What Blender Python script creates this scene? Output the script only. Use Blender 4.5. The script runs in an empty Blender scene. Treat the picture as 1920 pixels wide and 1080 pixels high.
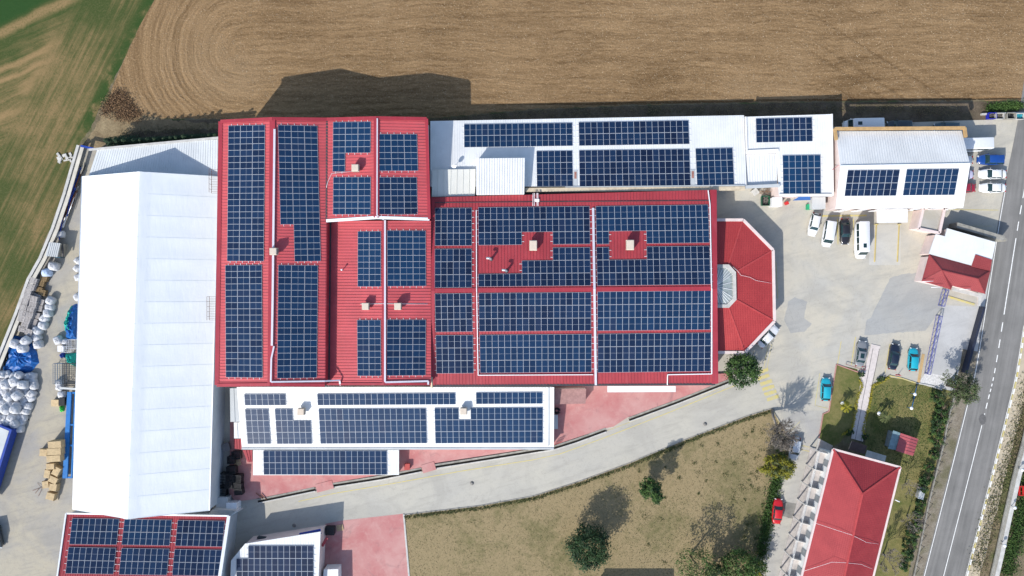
import bpy, math, random
from mathutils import Vector, Matrix
R = math.radians
random.seed(7)
C = bpy.context.scene.collection
S = bpy.context.scene
# ---------------------------------------------------------------- camera, world, sun, exposure
F = 1440.0; H = 138.0                      # focal length in photo pixels, camera height in metres
cam = bpy.data.objects.new('camera', bpy.data.cameras.new('camera')); C.objects.link(cam)
cam.location = (0, 0, H); cam.rotation_euler = (0, 0, 0)
cam.data.sensor_width = 36; cam.data.lens = 36*F/1920
cam.data.clip_start = 1; cam.data.clip_end = 3000
S.camera = cam
SUN_EL = 38.6; SH = Vector((1100, 1430)).normalized()   # shadows fall towards SH
w = bpy.data.worlds.new("World"); S.world = w; w.use_nodes = True
nt = w.node_tree; bg = nt.nodes['Background']
sky = nt.nodes.new('ShaderNodeTexSky'); sky.sky_type = 'NISHITA'; sky.sun_disc = False
sky.sun_elevation = R(SUN_EL); sky.sun_rotation = math.atan2(-SH.x, -SH.y)
nt.links.new(sky.outputs[0], bg.inputs[0]); bg.inputs[1].default_value = 0.15
sl = bpy.data.lights.new('sun', 'SUN'); sl.energy = 3.6; sl.angle = R(0.5); sl.color = (1, .955, .89)
so = bpy.data.objects.new('sun', sl); C.objects.link(so); so.location = (-60, -60, 120)
sd = Vector((SH.x*math.cos(R(SUN_EL)), SH.y*math.cos(R(SUN_EL)), -math.sin(R(SUN_EL))))
so.rotation_euler = sd.to_track_quat('-Z', 'Y').to_euler()
S.view_settings.view_transform = 'Standard'; S.view_settings.look = 'None'
S.view_settings.gamma = 1; S.view_settings.use_curve_mapping = False
S.view_settings.exposure = 0.56

# ---------------------------------------------------------------- helpers
def P(px, py, z=0.0):                      # the place at height z that the photograph shows at (px, py)
    k = (H - z)/F
    return Vector(((px-960)*k, (540-py)*k, z))
def PP(pts, z=0.0): return [P(p[0], p[1], p[2] if len(p) > 2 else z) for p in pts]
def on_plane(px, py, pl, off=0.0):         # ray through the pixel cut with plane (point, normal)
    p0, n = pl; o = Vector((0, 0, H)); d = Vector(((px-960)/F, (540-py)/F, -1.0))
    t = ((p0 + n*off) - o).dot(n)/d.dot(n)
    return o + d*t
def plane(a, b, c):
    a, b, c = PP([a, b, c]); n = (b-a).cross(c-a).normalized()
    if n.z < 0: n = -n
    return (a, n)
# --- node expression helper
class E:
    def __init__(s, nt, sock): s.nt, s.s = nt, sock
    def _m(s, op, *o, clamp=False):
        n = s.nt.nodes.new('ShaderNodeMath'); n.operation = op; n.use_clamp = clamp
        for i, v in enumerate((s,)+o):
            if isinstance(v, E): s.nt.links.new(v.s, n.inputs[i])
            else: n.inputs[i].default_value = v
        return E(s.nt, n.outputs[0])
    def __add__(s, o): return s._m('ADD', o)
    def __sub__(s, o): return s._m('SUBTRACT', o)
    def __mul__(s, o): return s._m('MULTIPLY', o)
    __radd__ = __add__; __rmul__ = __mul__
    def __truediv__(s, o): return s._m('DIVIDE', o)
    def sin(s): return s._m('SINE')
    def abs(s): return s._m('ABSOLUTE')
    def sqrt(s): return s._m('SQRT')
    def min(s, o): return s._m('MINIMUM', o)
    def max(s, o): return s._m('MAXIMUM', o)
    def fract(s): return s._m('FRACT')
    def lt(s, o): return s._m('LESS_THAN', o)
    def clamp(s): return s._m('ADD', 0.0, clamp=True)
    def ramp(s, a, b): return ((s - a)*(1.0/(b-a))).clamp()   # 0 at a, 1 at b
class M:
    cache = {}
    def __init__(s, name, rough=.8, spec=.3, metal=0.0):
        s.m = bpy.data.materials.new(name); s.m.use_nodes = True; s.nt = s.m.node_tree
        s.b = s.nt.nodes['Principled BSDF']
        s.b.inputs['Roughness'].default_value = rough; s.b.inputs['Metallic'].default_value = metal
        s.b.inputs['Specular IOR Level'].default_value = spec
        tc = s.nt.nodes.new('ShaderNodeTexCoord'); s.co = tc.outputs['Object']; s.tc = tc
        g = s.nt.nodes.new('ShaderNodeNewGeometry'); s.pos = g.outputs['Position']
    def xyz(s, sock=None):
        n = s.nt.nodes.new('ShaderNodeSeparateXYZ'); s.nt.links.new(sock or s.pos, n.inputs[0])
        return [E(s.nt, n.outputs[i]) for i in range(3)]
    def vec(s, x, y, z=0.0):
        n = s.nt.nodes.new('ShaderNodeCombineXYZ')
        for i, v in enumerate((x, y, z)):
            if isinstance(v, E): s.nt.links.new(v.s, n.inputs[i])
            else: n.inputs[i].default_value = v
        return n.outputs[0]
    def noise(s, scale, detail=4, vec=None, rough=.55, dist=0.0):
        n = s.nt.nodes.new('ShaderNodeTexNoise'); n.inputs['Scale'].default_value = scale
        n.inputs['Detail'].default_value = detail; n.inputs['Roughness'].default_value = rough
        n.inputs['Distortion'].default_value = dist
        s.nt.links.new(vec or s.pos, n.inputs['Vector']); return E(s.nt, n.outputs[0])
    def mix(s, f, a, b):
        n = s.nt.nodes.new('ShaderNodeMix'); n.data_type = 'RGBA'
        for i, v in ((0, f), (6, a), (7, b)):
            if isinstance(v, E): s.nt.links.new(v.s, n.inputs[i])
            elif isinstance(v, bpy.types.NodeSocket): s.nt.links.new(v, n.inputs[i])
            elif i: n.inputs[i].default_value = (*v, 1)
            else: n.inputs[i].default_value = v
        return n.outputs[2]
    def col(s, c):
        if isinstance(c, bpy.types.NodeSocket): s.nt.links.new(c, s.b.inputs['Base Color'])
        else: s.b.inputs['Base Color'].default_value = (*c, 1)
    def bump(s, h, strength=.5, dist=.05):
        n = s.nt.nodes.new('ShaderNodeBump'); n.inputs['Strength'].default_value = strength
        n.inputs['Distance'].default_value = dist; s.nt.links.new(h.s, n.inputs['Height'])
        s.nt.links.new(n.outputs[0], s.b.inputs['Normal'])
def sc(c, f): return tuple(min(1, max(0, x*f)) for x in c)
def mat(name, c, rough=.7, var=.15, scale=.6, bump=0.0, bscale=6, spec=.3, metal=0.0, c2=None):
    if name in M.cache: return M.cache[name]
    m = M(name, rough, spec, metal)
    if var or c2:
        f = m.noise(scale, 6, rough=.65)
        m.col(m.mix(f.ramp(.3, .7), sc(c, 1-var), c2 or sc(c, 1+var)))
    else: m.col(c)
    if bump: m.bump(m.noise(bscale, 5), bump, .05)
    M.cache[name] = m.m; return m.m
def tag(o, label=None, cat=None, group=None, kind=None):
    if label: o['label'] = label
    if cat: o['category'] = cat
    if group: o['group'] = group
    if kind: o['kind'] = kind
    return o
def thing(name, label, cat, loc=(0, 0, 0), rz=0.0, group=None):
    o = bpy.data.objects.new(name, None); C.objects.link(o); o.empty_display_size = .5
    o.location = loc; o.rotation_euler = (0, 0, rz)
    return tag(o, label, cat, group)
class MB:
    def __init__(s): s.v = []; s.f = []; s.mi = []; s.sm = []
    def add(s, vs, fs, mi=0, smooth=False):
        k = len(s.v); s.v += [tuple(v) for v in vs]
        for f in fs: s.f.append([i+k for i in f]); s.mi.append(mi); s.sm.append(smooth)
    def face(s, pts, mi=0): s.add(pts, [list(range(len(pts)))], mi)
    def prism(s, top, depth=None, z0=None, mi=0, ms=None):    # top polygon with thickness downwards
        n = len(top); bot = [Vector((p[0], p[1], z0 if z0 is not None else p[2]-depth)) for p in top]
        s.add(list(top)+bot, [list(range(n))], mi)
        k = len(s.v)-2*n
        s.f.append([k+2*n-1-i for i in range(n)]); s.mi.append(mi if ms is None else ms); s.sm.append(False)
        for i in range(n):
            j = (i+1) % n; s.f.append([k+i, k+n+i, k+n+j, k+j]); s.mi.append(mi if ms is None else ms); s.sm.append(False)
    def box(s, c, sz, rz=0.0, mi=0, mat=None):                # c = centre of the base
        x, y, z = sz[0]/2, sz[1]/2, sz[2]
        vs = [Vector((a*x, b*y, q*z)) for q in (0, 1) for a, b in ((-1, -1), (1, -1), (1, 1), (-1, 1))]
        if mat: vs = [mat @ v for v in vs]
        else:
            m = Matrix.Rotation(rz, 3, 'Z'); vs = [m @ v + Vector(c) for v in vs]
        s.add(vs, [[3, 2, 1, 0], [4, 5, 6, 7], [0, 1, 5, 4], [1, 2, 6, 5], [2, 3, 7, 6], [3, 0, 4, 7]], mi)
    def bar(s, a, b, wd, ht, mi=0, up=Vector((0, 0, 1))):     # rectangular bar, underside centre line a-b
        a, b = Vector(a), Vector(b); d = (b-a)
        if d.length < 1e-4: return
        d.normalize(); sd_ = d.cross(up)
        if sd_.length < 1e-3: sd_ = Vector((1, 0, 0))
        sd_.normalize(); u = sd_.cross(d)
        vs = []
        for p in (a, b):
            for sx, sz in ((-1, 0), (1, 0), (1, 1), (-1, 1)): vs.append(p + sd_*sx*wd/2 + u*sz*ht)
        s.add(vs, [[0, 1, 2, 3], [7, 6, 5, 4], [0, 4, 5, 1], [1, 5, 6, 2], [2, 6, 7, 3], [3, 7, 4, 0]], mi)
    def tube(s, pts, r, n=6, mi=0, smooth=True):
        pts = [Vector(p) for p in pts]; rs = r if isinstance(r, (list, tuple)) else [r]*len(pts)
        rings = []; vs = []
        for i, p in enumerate(pts):
            d = (pts[min(i+1, len(pts)-1)] - pts[max(i-1, 0)])
            d = d.normalized() if d.length > 1e-6 else Vector((0, 0, 1))
            a = d.cross(Vector((0, 0, 1)))
            if a.length < .05: a = d.cross(Vector((1, 0, 0)))
            a.normalize(); b = d.cross(a)
            for j in range(n):
                t = 2*math.pi*j/n; vs.append(p + (a*math.cos(t)+b*math.sin(t))*rs[i])
        fs = []
        for i in range(len(pts)-1):
            for j in range(n): k = (j+1) % n; fs.append([i*n+j, i*n+k, (i+1)*n+k, (i+1)*n+j])
        fs.append(list(range(n))[::-1]); fs.append([(len(pts)-1)*n+j for j in range(n)])
        s.add(vs, fs, mi, smooth)
    def build(s, name, mats, parent=None, world=True):
        me = bpy.data.meshes.new(name)
        off = Vector((0, 0, 0))
        if parent and world: off = Vector(parent.location)
        if parent and world and parent.parent: off = Vector(parent.location)*0 + top_loc(parent)
        me.from_pydata([(v[0]-off.x, v[1]-off.y, v[2]-off.z) for v in s.v], [], s.f)
        for m in (mats if isinstance(mats, (list, tuple)) else [mats]): me.materials.append(m)
        me.polygons.foreach_set('material_index', s.mi); me.polygons.foreach_set('use_smooth', s.sm)
        me.update()
        o = bpy.data.objects.new(name, me); C.objects.link(o)
        if parent: o.parent = parent
        return o
def top_loc(o):
    v = Vector(o.location)
    while o.parent: o = o.parent; v = v + Vector(o.location)
    return v
def copy_tree(o, parent=None):
    c = o.copy(); C.objects.link(c); c.parent = parent
    if parent: c.matrix_parent_inverse = o.matrix_parent_inverse
    for ch in KIDS(o): copy_tree(ch, c)
    return c
def KIDS(o):
    return [x for x in list(C.objects) if x.parent == o]
def lerp(a, b, t): return Vector(a)*(1-t) + Vector(b)*t
def jag(pts, step=6.0, amp=2.0, seed=1, closed=True):     # roughen a pixel outline
    r = random.Random(seed); out = []
    n = len(pts)
    for i in range(n if closed else n-1):
        a, b = pts[i], pts[(i+1) % n]; L = math.hypot(b[0]-a[0], b[1]-a[1]); k = max(1, int(L/step))
        for j in range(k):
            t = j/k; q = amp if j else amp*.3
            out.append((a[0]+(b[0]-a[0])*t + r.uniform(-q, q), a[1]+(b[1]-a[1])*t + r.uniform(-q, q)))
    if not closed: out.append(pts[-1])
    return out
from mathutils.geometry import tessellate_polygon
def sheet(name, pts, z, m, label=None, kind='structure'):
    v = [P(p[0], p[1], 0) for p in pts]; v = [Vector((p.x, p.y, z)) for p in v]
    tr = tessellate_polygon([v]); mb = MB()
    fs = []
    for t in tr:
        a, b, c = (v[i] for i in t)
        fs.append(list(t) if (b-a).cross(c-a).z > 0 else list(t)[::-1])
    mb.add(v, fs); o = mb.build(name, m); tag(o, kind=kind)
    return o
def strip(pts, half, z):                       # polyline of world points -> ribbon quads
    out = []
    for i, p in enumerate(pts):
        d = (pts[min(i+1, len(pts)-1)] - pts[max(i-1, 0)]); d.z = 0; d.normalize()
        nrm = Vector((-d.y, d.x, 0)); out.append((Vector((p.x, p.y, z))+nrm*half, Vector((p.x, p.y, z))-nrm*half))
    return out
def ribbon(mb, pxs, wd, z, mi=0):
    r = strip([P(*p) for p in pxs], wd/2, z)
    for i in range(len(r)-1): mb.face([r[i][1], r[i+1][1], r[i+1][0], r[i][0]], mi)

# ---------------------------------------------------------------- materials of the ground
def soil_mat():
    m = M('ploughed_soil', .95, .1); x, y, z = m.xyz()
    wx = m.noise(.05, 3)*6.0; wy = m.noise(.02, 2)*5.0
    dx = (x + 49.0).min(0.0); dy = y - 46.0 + wy
    phi = (dx*dx*1.0 + dy*dy).sqrt() + y*.03
    core = phi.ramp(5, 15)*m.noise(.11, 3).ramp(.36, .56)
    ph2 = phi + m.noise(.10, 4, None, .6)*2.2
    fur = (phi*6.6 + m.noise(.35, 5, None, .7)*9.0).sin()*core
    big = (phi*1.9 + m.noise(.1, 5, None, .7)*9.0).sin()
    st = m.noise(1.0, 6, m.vec(ph2*1.5, x*.09, 0.0), .65)
    fine = m.noise(3.2, 8, None, .75); patch = m.noise(.045, 4)
    spk = m.noise(1.4, 10, None, .8)
    u = x*.535 + y*.845                           # tractor lanes crossing at the right end
    lane = None
    for c, wdt in ((59.6, .35), (61.6, .35), (64.6, .5), (66.6, .5), (70.5, .4)):
        q = (1.0 - 0.0*u - ((u*1.0 - c).abs()*(1/wdt)).clamp()) if False else ((u - c).abs()*(1/wdt))._m('MULTIPLY', -1.0) + 1.0
        q = q.clamp(); lane = q if lane is None else lane.max(q)
    lane = lane*x.ramp(48, 62)*y.ramp(30, 34)
    # the deep furrow that follows the southern edge of the field
    edge = ((y - 33.0 - x*.012 + m.noise(.03, 2)*2.0 - 1.0).abs()*4.0)._m('MULTIPLY', -1.0) + 1.0
    edge = edge.clamp()*x.ramp(-5, 5)
    dash = m.noise(1.0, 7, m.vec(ph2*3.4, x*.42, 0.0), .75)
    f = (fine*.42 + st*.36 + dash*.48 - .13 + fur*.040 + big*.014 + (patch-.5)*.30 - lane*.07 - edge*.25)
    base = m.mix(f.ramp(.38, .70), (.130, .078, .036), (.405, .268, .140))
    grit = m.noise(2.0, 4, None, .85); base = m.mix(grit.ramp(.52, .68)*.42, base, (.155, .098, .048)); base = m.mix(m.noise(1.3, 3, m.vec(x*1.3+7.0, y*2.2, 0.0), .9).ramp(.56, .68)*.5, base, (.50, .365, .22))
    base = m.mix((spk.ramp(.58, .70)*.6), base, (.44, .35, .24))
    base = m.mix((patch.ramp(.55, .8)*.35), base, (.25, .19, .12))
    m.col(base); m.bump(fur*.16 + fine*1.6 + big*.05 - lane*.25 - edge*1.6 + st*.7, .9, .16)
    return m.m
def crop_mat():
    m = M('thin_crop', .95, .1); x, y, z = m.xyz()
    # boundary with the ploughed land runs from photo (290,0) to (165,245)
    a = P(290, 0); b = P(165, 245); d = (b-a).normalized(); nx, ny = d.y, -d.x
    if (nx*(P(0, 0).x-a.x) + ny*(P(0, 0).y-a.y)) < 0: nx, ny = -nx, -ny
    bd = (x-a.x)*nx + (y-a.y)*ny                   # metres into the green field
    ca, sa = math.cos(R(25)), math.sin(R(25))
    u1 = x*ca + y*sa; v1 = y*ca - x*sa
    u2 = x*d.x + y*d.y
    w = m.noise(.06, 3)*4.0
    s1 = m.noise(1.0, 5, m.vec(u1*.05, (v1+w)*1.1, 0.0), .7)
    s2 = m.noise(1.0, 5, m.vec(u2*.06, bd*1.3, 3.0), .7)
    k = bd.ramp(11, 14)
    s = s1*k + s2*(k*-1.0+1.0)
    fine = m.noise(3.0, 8, None, .75); patch = m.noise(.09, 4, None, .6)
    top = (v1 - 85.0).ramp(0, 6)                  # upper left corner is lush
    edge = bd.ramp(2.6, .9)*m.noise(.3, 3).ramp(.35, .5)*y.ramp(25, 30)
    lush = (v1*1.0).ramp(72, 90)
    f = s*.9 + (fine-.5)*.5 + (patch-.5)*.9 + edge*.35 + lush*.45
    base = m.mix((f + y.ramp(30, 5)*.10).ramp(.30, .62), (.215, .150, .070), (.055, .072, .022))
    base = m.mix(fine.ramp(.48, .72)*.55, base, (.19, .16, .08))
    base = m.mix(m.noise(1.8, 9, None, .8).ramp(.5, .62)*.45, base, (.04, .058, .018))
    base = m.mix((edge*.7 + lush*.5).clamp(), base, (.022, .058, .014))
    vj = v1 + m.noise(.15, 4)*2.4 - 1.2
    band = None
    for c_, w_ in ((80.4, .9), (74.3, .7), (72.2, .45), (66.5, .8), (58.0, .6), (51.5, .5), (44.0, .7)):
        q = (((vj - c_).abs()*(1/w_))._m('MULTIPLY', -1.0) + 1.35).clamp(); band = q if band is None else band.max(q)
    patchb = ((((vj-69.3)*(1/2.4))*((vj-69.3)*(1/2.4)) + ((u1+57.0)*(1/9.0))*((u1+57.0)*(1/9.0)))).ramp(1.1, .5)
    band = (band.max(patchb))*k*fine.ramp(.3, .5)
    base = m.mix(band*.7, base, (.30, .195, .095))
    base = m.mix((vj.ramp(81.0, 82.2))*.85*k, base, (.020, .060, .016))
    m.col(base); m.bump(fine*.8 + s*.6, .8, .1); return m.m
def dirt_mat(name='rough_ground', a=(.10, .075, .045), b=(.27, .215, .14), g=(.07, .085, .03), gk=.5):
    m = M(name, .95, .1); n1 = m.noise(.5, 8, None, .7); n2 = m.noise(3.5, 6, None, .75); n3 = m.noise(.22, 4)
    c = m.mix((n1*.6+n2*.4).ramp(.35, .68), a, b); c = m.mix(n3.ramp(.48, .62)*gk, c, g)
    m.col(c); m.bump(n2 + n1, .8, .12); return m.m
def concrete_mat(name, c, dark=.6, joints=True, warm=(.36, .335, .28), wet=0.0, scale=.12):
    m = M(name, .85, .25); x, y, z = m.xyz()
    n1 = m.noise(scale, 6, None, .6, .6); n2 = m.noise(1.1, 8, None, .7); n3 = m.noise(7.0, 4)
    col = m.mix(n1.ramp(.38, .60), c, warm)
    col = m.mix(m.noise(.07, 5, None, .55, 1.5).ramp(.50, .60)*.45, col, sc(c, .80))
    f = n2.ramp(.52, .8)*.55
    col = m.mix(f, col, sc(c, dark)); col = m.mix((n3-.5).ramp(.0, .35)*.3, col, sc(c, .55))
    st = m.noise(.35, 5, m.vec(x*.35+y*.2, y*2.2-x*.6, 0.0), .7)
    col = m.mix(st.ramp(.50, .70)*.5, col, sc(c, .72))
    cr = (m.noise(.16, 6, None, .72, .8) - .5).abs()
    col = m.mix((cr*260.0)._m('MULTIPLY', -1.0)._m('ADD', 1.0, clamp=True)*.4, col, sc(c, .45))
    if joints:
        for a_ in (x*.97-y*.24, y*.97+x*.24):
            j = ((a_*(1/7.5)).fract()-.5).abs()
            col = m.mix(j.ramp(.494, .499)*.16, col, sc(c, .5))
    m.col(col); m.bump(n3*.6+n2, .25, .03); return m.m
def asphalt_mat():
    m = M('old_asphalt', .9, .2)
    # tyre lanes run with the road: use distance from its centre line (roughly straight)
    x, y, z = m.xyz()
    u = x - y*.215 - (y+30.0)*(y+30.0)*-.0009
    n1 = m.noise(1.0, 6, m.vec(u*1.2, y*.05, 0.0), .6); n2 = m.noise(5, 6, None, .75); n3 = m.noise(.2, 5, None, .6)
    c = m.mix((n1*.6+n3*.4).ramp(.35, .65), (.135, .132, .125), (.235, .228, .215))
    c = m.mix(n2.ramp(.5, .8)*.3, c, (.10, .10, .095)); m.col(c); m.bump(n2, .3, .02); return m.m
def lawn_mat(name, dry=(.275, .215, .12), green=(.095, .10, .038), bias=0.0):
    m = M(name, .95, .1); n1 = m.noise(.09, 5, None, .62, .4); n2 = m.noise(1.0, 8, None, .75); n3 = m.noise(6, 5, None, .7)
    f = n1*.95 + (n2-.5)*.55 + bias - .07
    c = m.mix(f.ramp(.38, .66), dry, green); c = m.mix(n3.ramp(.5, .72)*.45, c, sc(green, .75))
    c = m.mix(n2.ramp(.30, .44), sc(green, .55), c) if False else c
    m.col(c); m.bump(n3*.7+n2, .8, .08); return m.m
def pink_mat():
    m = M('pink_concrete', .85, .25); n1 = m.noise(.16, 6, None, .65, .5); n2 = m.noise(.9, 8, None, .7); n3 = m.noise(.4, 7, None, .65, 1.0)
    c = m.mix(n1.ramp(.35, .62), (.40, .15, .145), (.46, .25, .23))
    c = m.mix(n2.ramp(.5, .75)*.4, c, (.52, .34, .31)); c = m.mix(n3.ramp(.56, .72)*.6, c, (.23, .13, .13))
    m.col(c); m.bump(n2, .2, .03); return m.m
SOIL = soil_mat(); CROP = crop_mat(); DIRT = dirt_mat()
YARD = concrete_mat('yard_concrete', (.42, .405, .36), .7, True, (.47, .435, .355))
DRIVE = concrete_mat('drive_concrete', (.40, .385, .34), .75, False, (.43, .41, .35))
WYARD = concrete_mat('west_yard_concrete', (.30, .29, .27), .7, False, (.38, .345, .27))
ASPH = asphalt_mat(); LAWN = lawn_mat('dry_lawn'); GLAWN = lawn_mat('garden_lawn', (.21, .18, .075), (.075, .10, .026), .07)
PINK = pink_mat(); SCRUB = dirt_mat('scrub', (.075, .06, .035), (.26, .215, .14), (.06, .085, .025), .75)
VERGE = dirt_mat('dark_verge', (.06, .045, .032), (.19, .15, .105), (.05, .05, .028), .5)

# ---------------------------------------------------------------- ground sheets
g = MB(); q = 900; g.face([(-q, -q, 0), (q, -q, 0), (q, q, 0), (-q, q, 0)]); tag(g.build('ground', SCRUB), kind='structure')
fedge = [(1990, 196), (1900, 188), (1750, 189), (1560, 190), (1200, 196), (1000, 205), (800, 222), (620, 232), (500, 228), (400, 222), (310, 222), (235, 214), (200, 208)]
sheet('ploughed_field', [(290, 0), (420, -255), (2400, -260), (2400, 190)] + jag(fedge, 8, 1.6, 3, False) + [(210, 165), (238, 100), (262, 48)], .004, SOIL)
cropedge = jag([(262, 48), (238, 100), (205, 165), (170, 240), (140, 282)], 7, 1.5, 4, False) + jag([(140, 282), (118, 360), (92, 430), (60, 505), (20, 610), (-20, 710)], 10, .8, 5, False)
sheet('crop_field', [(-520, 1900), (-700, -260), (420, -262), (290, -1)] + cropedge + [(-200, 1200)], .008, CROP)
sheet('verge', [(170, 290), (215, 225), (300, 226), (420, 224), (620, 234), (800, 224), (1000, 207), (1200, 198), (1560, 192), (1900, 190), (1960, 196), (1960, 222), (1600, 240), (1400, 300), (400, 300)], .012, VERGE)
sheet('trampled_dirt', jag([(150, 285), (172, 248), (196, 212), (250, 214), (330, 226), (410, 232), (410, 242), (330, 244), (262, 246), (228, 252), (205, 268), (185, 282)], 5, 2.5, 9), .016, dirt_mat('tan_dirt', (.13, .095, .055), (.34, .27, .16), (.17, .12, .07), .4))
# concrete yards
sheet('west_yard', [(158, 275), (185, 281), (500, 300), (500, 1400), (-420, 1400), (-260, 1300), (-60, 800), (0, 668), (62, 524), (88, 462), (125, 372)], .020, WYARD)
sheet('main_yard', [(810, 240), (1560, 238), (1640, 232), (1800, 226), (1960, 222), (1945, 240), (1920, 385), (1888, 455), (1852, 600), (1812, 760), (1640, 760), (1535, 830), (1520, 960), (1420, 1400), (400, 1400), (400, 700), (800, 700)], .024, YARD)
DRV = [(497, 942), (600, 922), (760, 893), (900, 868), (1040, 843), (1140, 808), (1250, 765), (1370, 716), (1420, 690), (1470, 668), (1520, 700), (1530, 760), (1500, 830), (1530, 860), (1510, 960), (1470, 1085), (1440, 1200), (1380, 1200), (1420, 1085), (1448, 900), (1500, 800), (1445, 768)]
sheet('drive', [(497, 942), (600, 922), (760, 893), (900, 868), (1040, 843), (1140, 808), (1250, 765), (1375, 714), (1432, 690), (1462, 775), (1400, 778), (1180, 866), (1000, 928), (880, 950), (758, 963), (640, 975), (500, 1000), (440, 1090), (440, 965)], .028, DRIVE)
sheet('lane', [(1462, 790), (1500, 770), (1545, 770), (1540, 835), (1532, 900), (1500, 980), (1470, 1085), (1420, 1300), (1340, 1300), (1400, 1090), (1440, 960), (1462, 880)], .032, concrete_mat('lane_concrete', (.36, .35, .33), .7, False, (.44, .42, .36)))
sheet('pink_yard', [(610, 982), (640, 976), (757, 963), (768, 1100), (800, 1300), (560, 1300), (590, 1090)], .034, PINK)
LAWNP = [(758, 965), (900, 948), (1000, 930), (1090, 901), (1180, 868), (1290, 822), (1400, 780), (1446, 766), (1468, 800), (1490, 835), (1462, 880), (1440, 960), (1425, 1030), (1400, 1090), (1340, 1300), (790, 1300), (768, 1090)]
sheet('lawn', jag(LAWNP, 7, .6, 12), .038, LAWN)
sheet('garden_lawn', [(1568, 683), (1607, 692), (1612, 710), (1617, 720), (1605, 760), (1598, 800), (1585, 815), (1575, 830), (1560, 838), (1535, 822), (1542, 775), (1553, 770), (1560, 730)], .036, GLAWN)
sheet('garden_lawn', [(1634, 722), (1660, 706), (1700, 712), (1765, 728), (1790, 735), (1790, 760), (1757, 880), (1735, 980), (1700, 1100), (1660, 1300), (1520, 1300), (1600, 880), (1622, 830), (1624, 800), (1628, 770)], .036, GLAWN)
# public road
CL = [(1990, -60), (1963, 120), (1944, 240), (1915, 385), (1890, 540), (1866, 690), (1851, 755), (1820, 880), (1769, 1080), (1715, 1290), (1640, 1560)]
def off(pts, d):                                # sideways offset in pixels
    out = []
    for i, p in enumerate(pts):
        a, b = pts[max(i-1, 0)], pts[min(i+1, len(pts)-1)]; L = math.hypot(b[0]-a[0], b[1]-a[1])
        out.append((p[0] - (b[1]-a[1])/L*-d, p[1] - (b[0]-a[0])/L*d))
    return out
def smooth(pts, k=4):
    out = []
    for i in range(len(pts)-1):
        p0, p1, p2, p3 = pts[max(i-1, 0)], pts[i], pts[i+1], pts[min(i+2, len(pts)-1)]
        for j in range(k):
            t = j/k; out.append(tuple(.5*((2*p1[c]) + (-p0[c]+p2[c])*t + (2*p0[c]-5*p1[c]+4*p2[c]-p3[c])*t*t + (-p0[c]+3*p1[c]-3*p2[c]+p3[c])*t**3) for c in (0, 1)))
    out.append(pts[-1]); return out
CLs = smooth(CL, 5)
sheet('road', off(CLs, -38)+off(CLs, 43)[::-1], .040, ASPH)
sheet('pavement', off(CLs, 43)+jag(off(CLs, 66), 8, 1.8, 22, False)[::-1], .044, concrete_mat('sandy_paving', (.45, .39, .29), .8, False, (.50, .43, .31)))
sheet('roadside_strip', jag(off(CLs[24:], -38), 9, .5, 2, False) + jag(off(CLs[24:], -66), 9, 2, 3, False)[::-1], .042, dirt_mat('gravel_strip', (.14, .115, .08), (.30, .27, .22), (.10, .10, .045), .6))
sheet('side_road_apron', [(1868, 457), (1888, 457), (1838, 700), (1808, 752), (1740, 735), (1735, 700), (1768, 572), (1830, 575), (1845, 545)], .030, concrete_mat('gate_concrete', (.45, .45, .44), .8, False, (.43, .43, .42)))
# painted markings (one sheet per kind)
WHT = mat('road_white', (.72, .72, .69), .7, .2, 2.5); YEL = mat('road_yellow', (.62, .50, .12), .7, .1, 2.2, c2=(.44, .41, .28))
mb = MB()
for i in range(len(CLs)-1):
    a, b = P(*CLs[i]), P(*CLs[i+1])
    if CLs[i][1] > 788: ribbon(mb, [CLs[i], CLs[i+1]], .13, .048)
    elif CLs[i][1] > 560 or CLs[i][1] < 440:
        L = (b-a).length; n = max(1, int(L/2.5))
        for j in range(n):
            p, r_ = lerp((*CLs[i], 0), (*CLs[i+1], 0), j/n), lerp((*CLs[i], 0), (*CLs[i+1], 0), (j+.55)/n); ribbon(mb, [p[:2], r_[:2]], .17, .048)
    else: ribbon(mb, [CLs[i], CLs[i+1]], .16, .048)
ribbon(mb, off(CLs[14:], -35), .12, .048)
ribbon(mb, off(CLs[22:], 40), .09, .048)
tag(mb.build('road_markings', WHT), kind='structure')
mb = MB()
for cx, cy in ((1429.5, 696.3), (1431.5, 707.2), (1436.4, 717.7), (1440.4, 727.6), (1444.3, 736.9), (1449, 746.5)):
    ribbon(mb, [(cx-11, cy+3.2), (cx+11, cy-4)], .62, .048)
YL = [([(560, 940), (627, 925), (745, 905), (860, 884), (1000, 862), (1050, 851), (1130, 822), (1250, 775), (1380, 722)], .14),
      ([(745, 889), (900, 864), (1040, 843), (1150, 803), (1220, 777), (1350, 728)], .08),
      ([(1391, 430), (1425, 462), (1455, 492), (1458, 560)], .09), ([(1453, 600), (1440, 650), (1432, 690)], .09), ([(1447, 645), (1438, 690)], .07),
      ([(1541, 405), (1625, 404)], .3), ([(1570, 410), (1571, 458)], .22), ([(1600, 410), (1601, 458)], .16),
      ([(1577, 640), (1570, 684)], .12), ([(1537, 700), (1528, 760), (1552, 766)], .11), ([(1604, 632), (1596, 684)], .16), ([(1668, 645), (1659, 700)], .12),
      ([(1503, 835), (1524, 840)], .12), ([(1502, 843), (1521, 847)], .12), ([(1454, 775), (1462, 800), (1460, 830)], .09), ([(1500, 790), (1475, 815)], .07),
      ([(1690, 392), (1872, 394)], .12), ([(1775, 424), (1860, 424)], .05)]
for pts, wd in YL: ribbon(mb, pts, wd, .047)
tag(mb.build('yard_markings', YEL), kind='structure')
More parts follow.
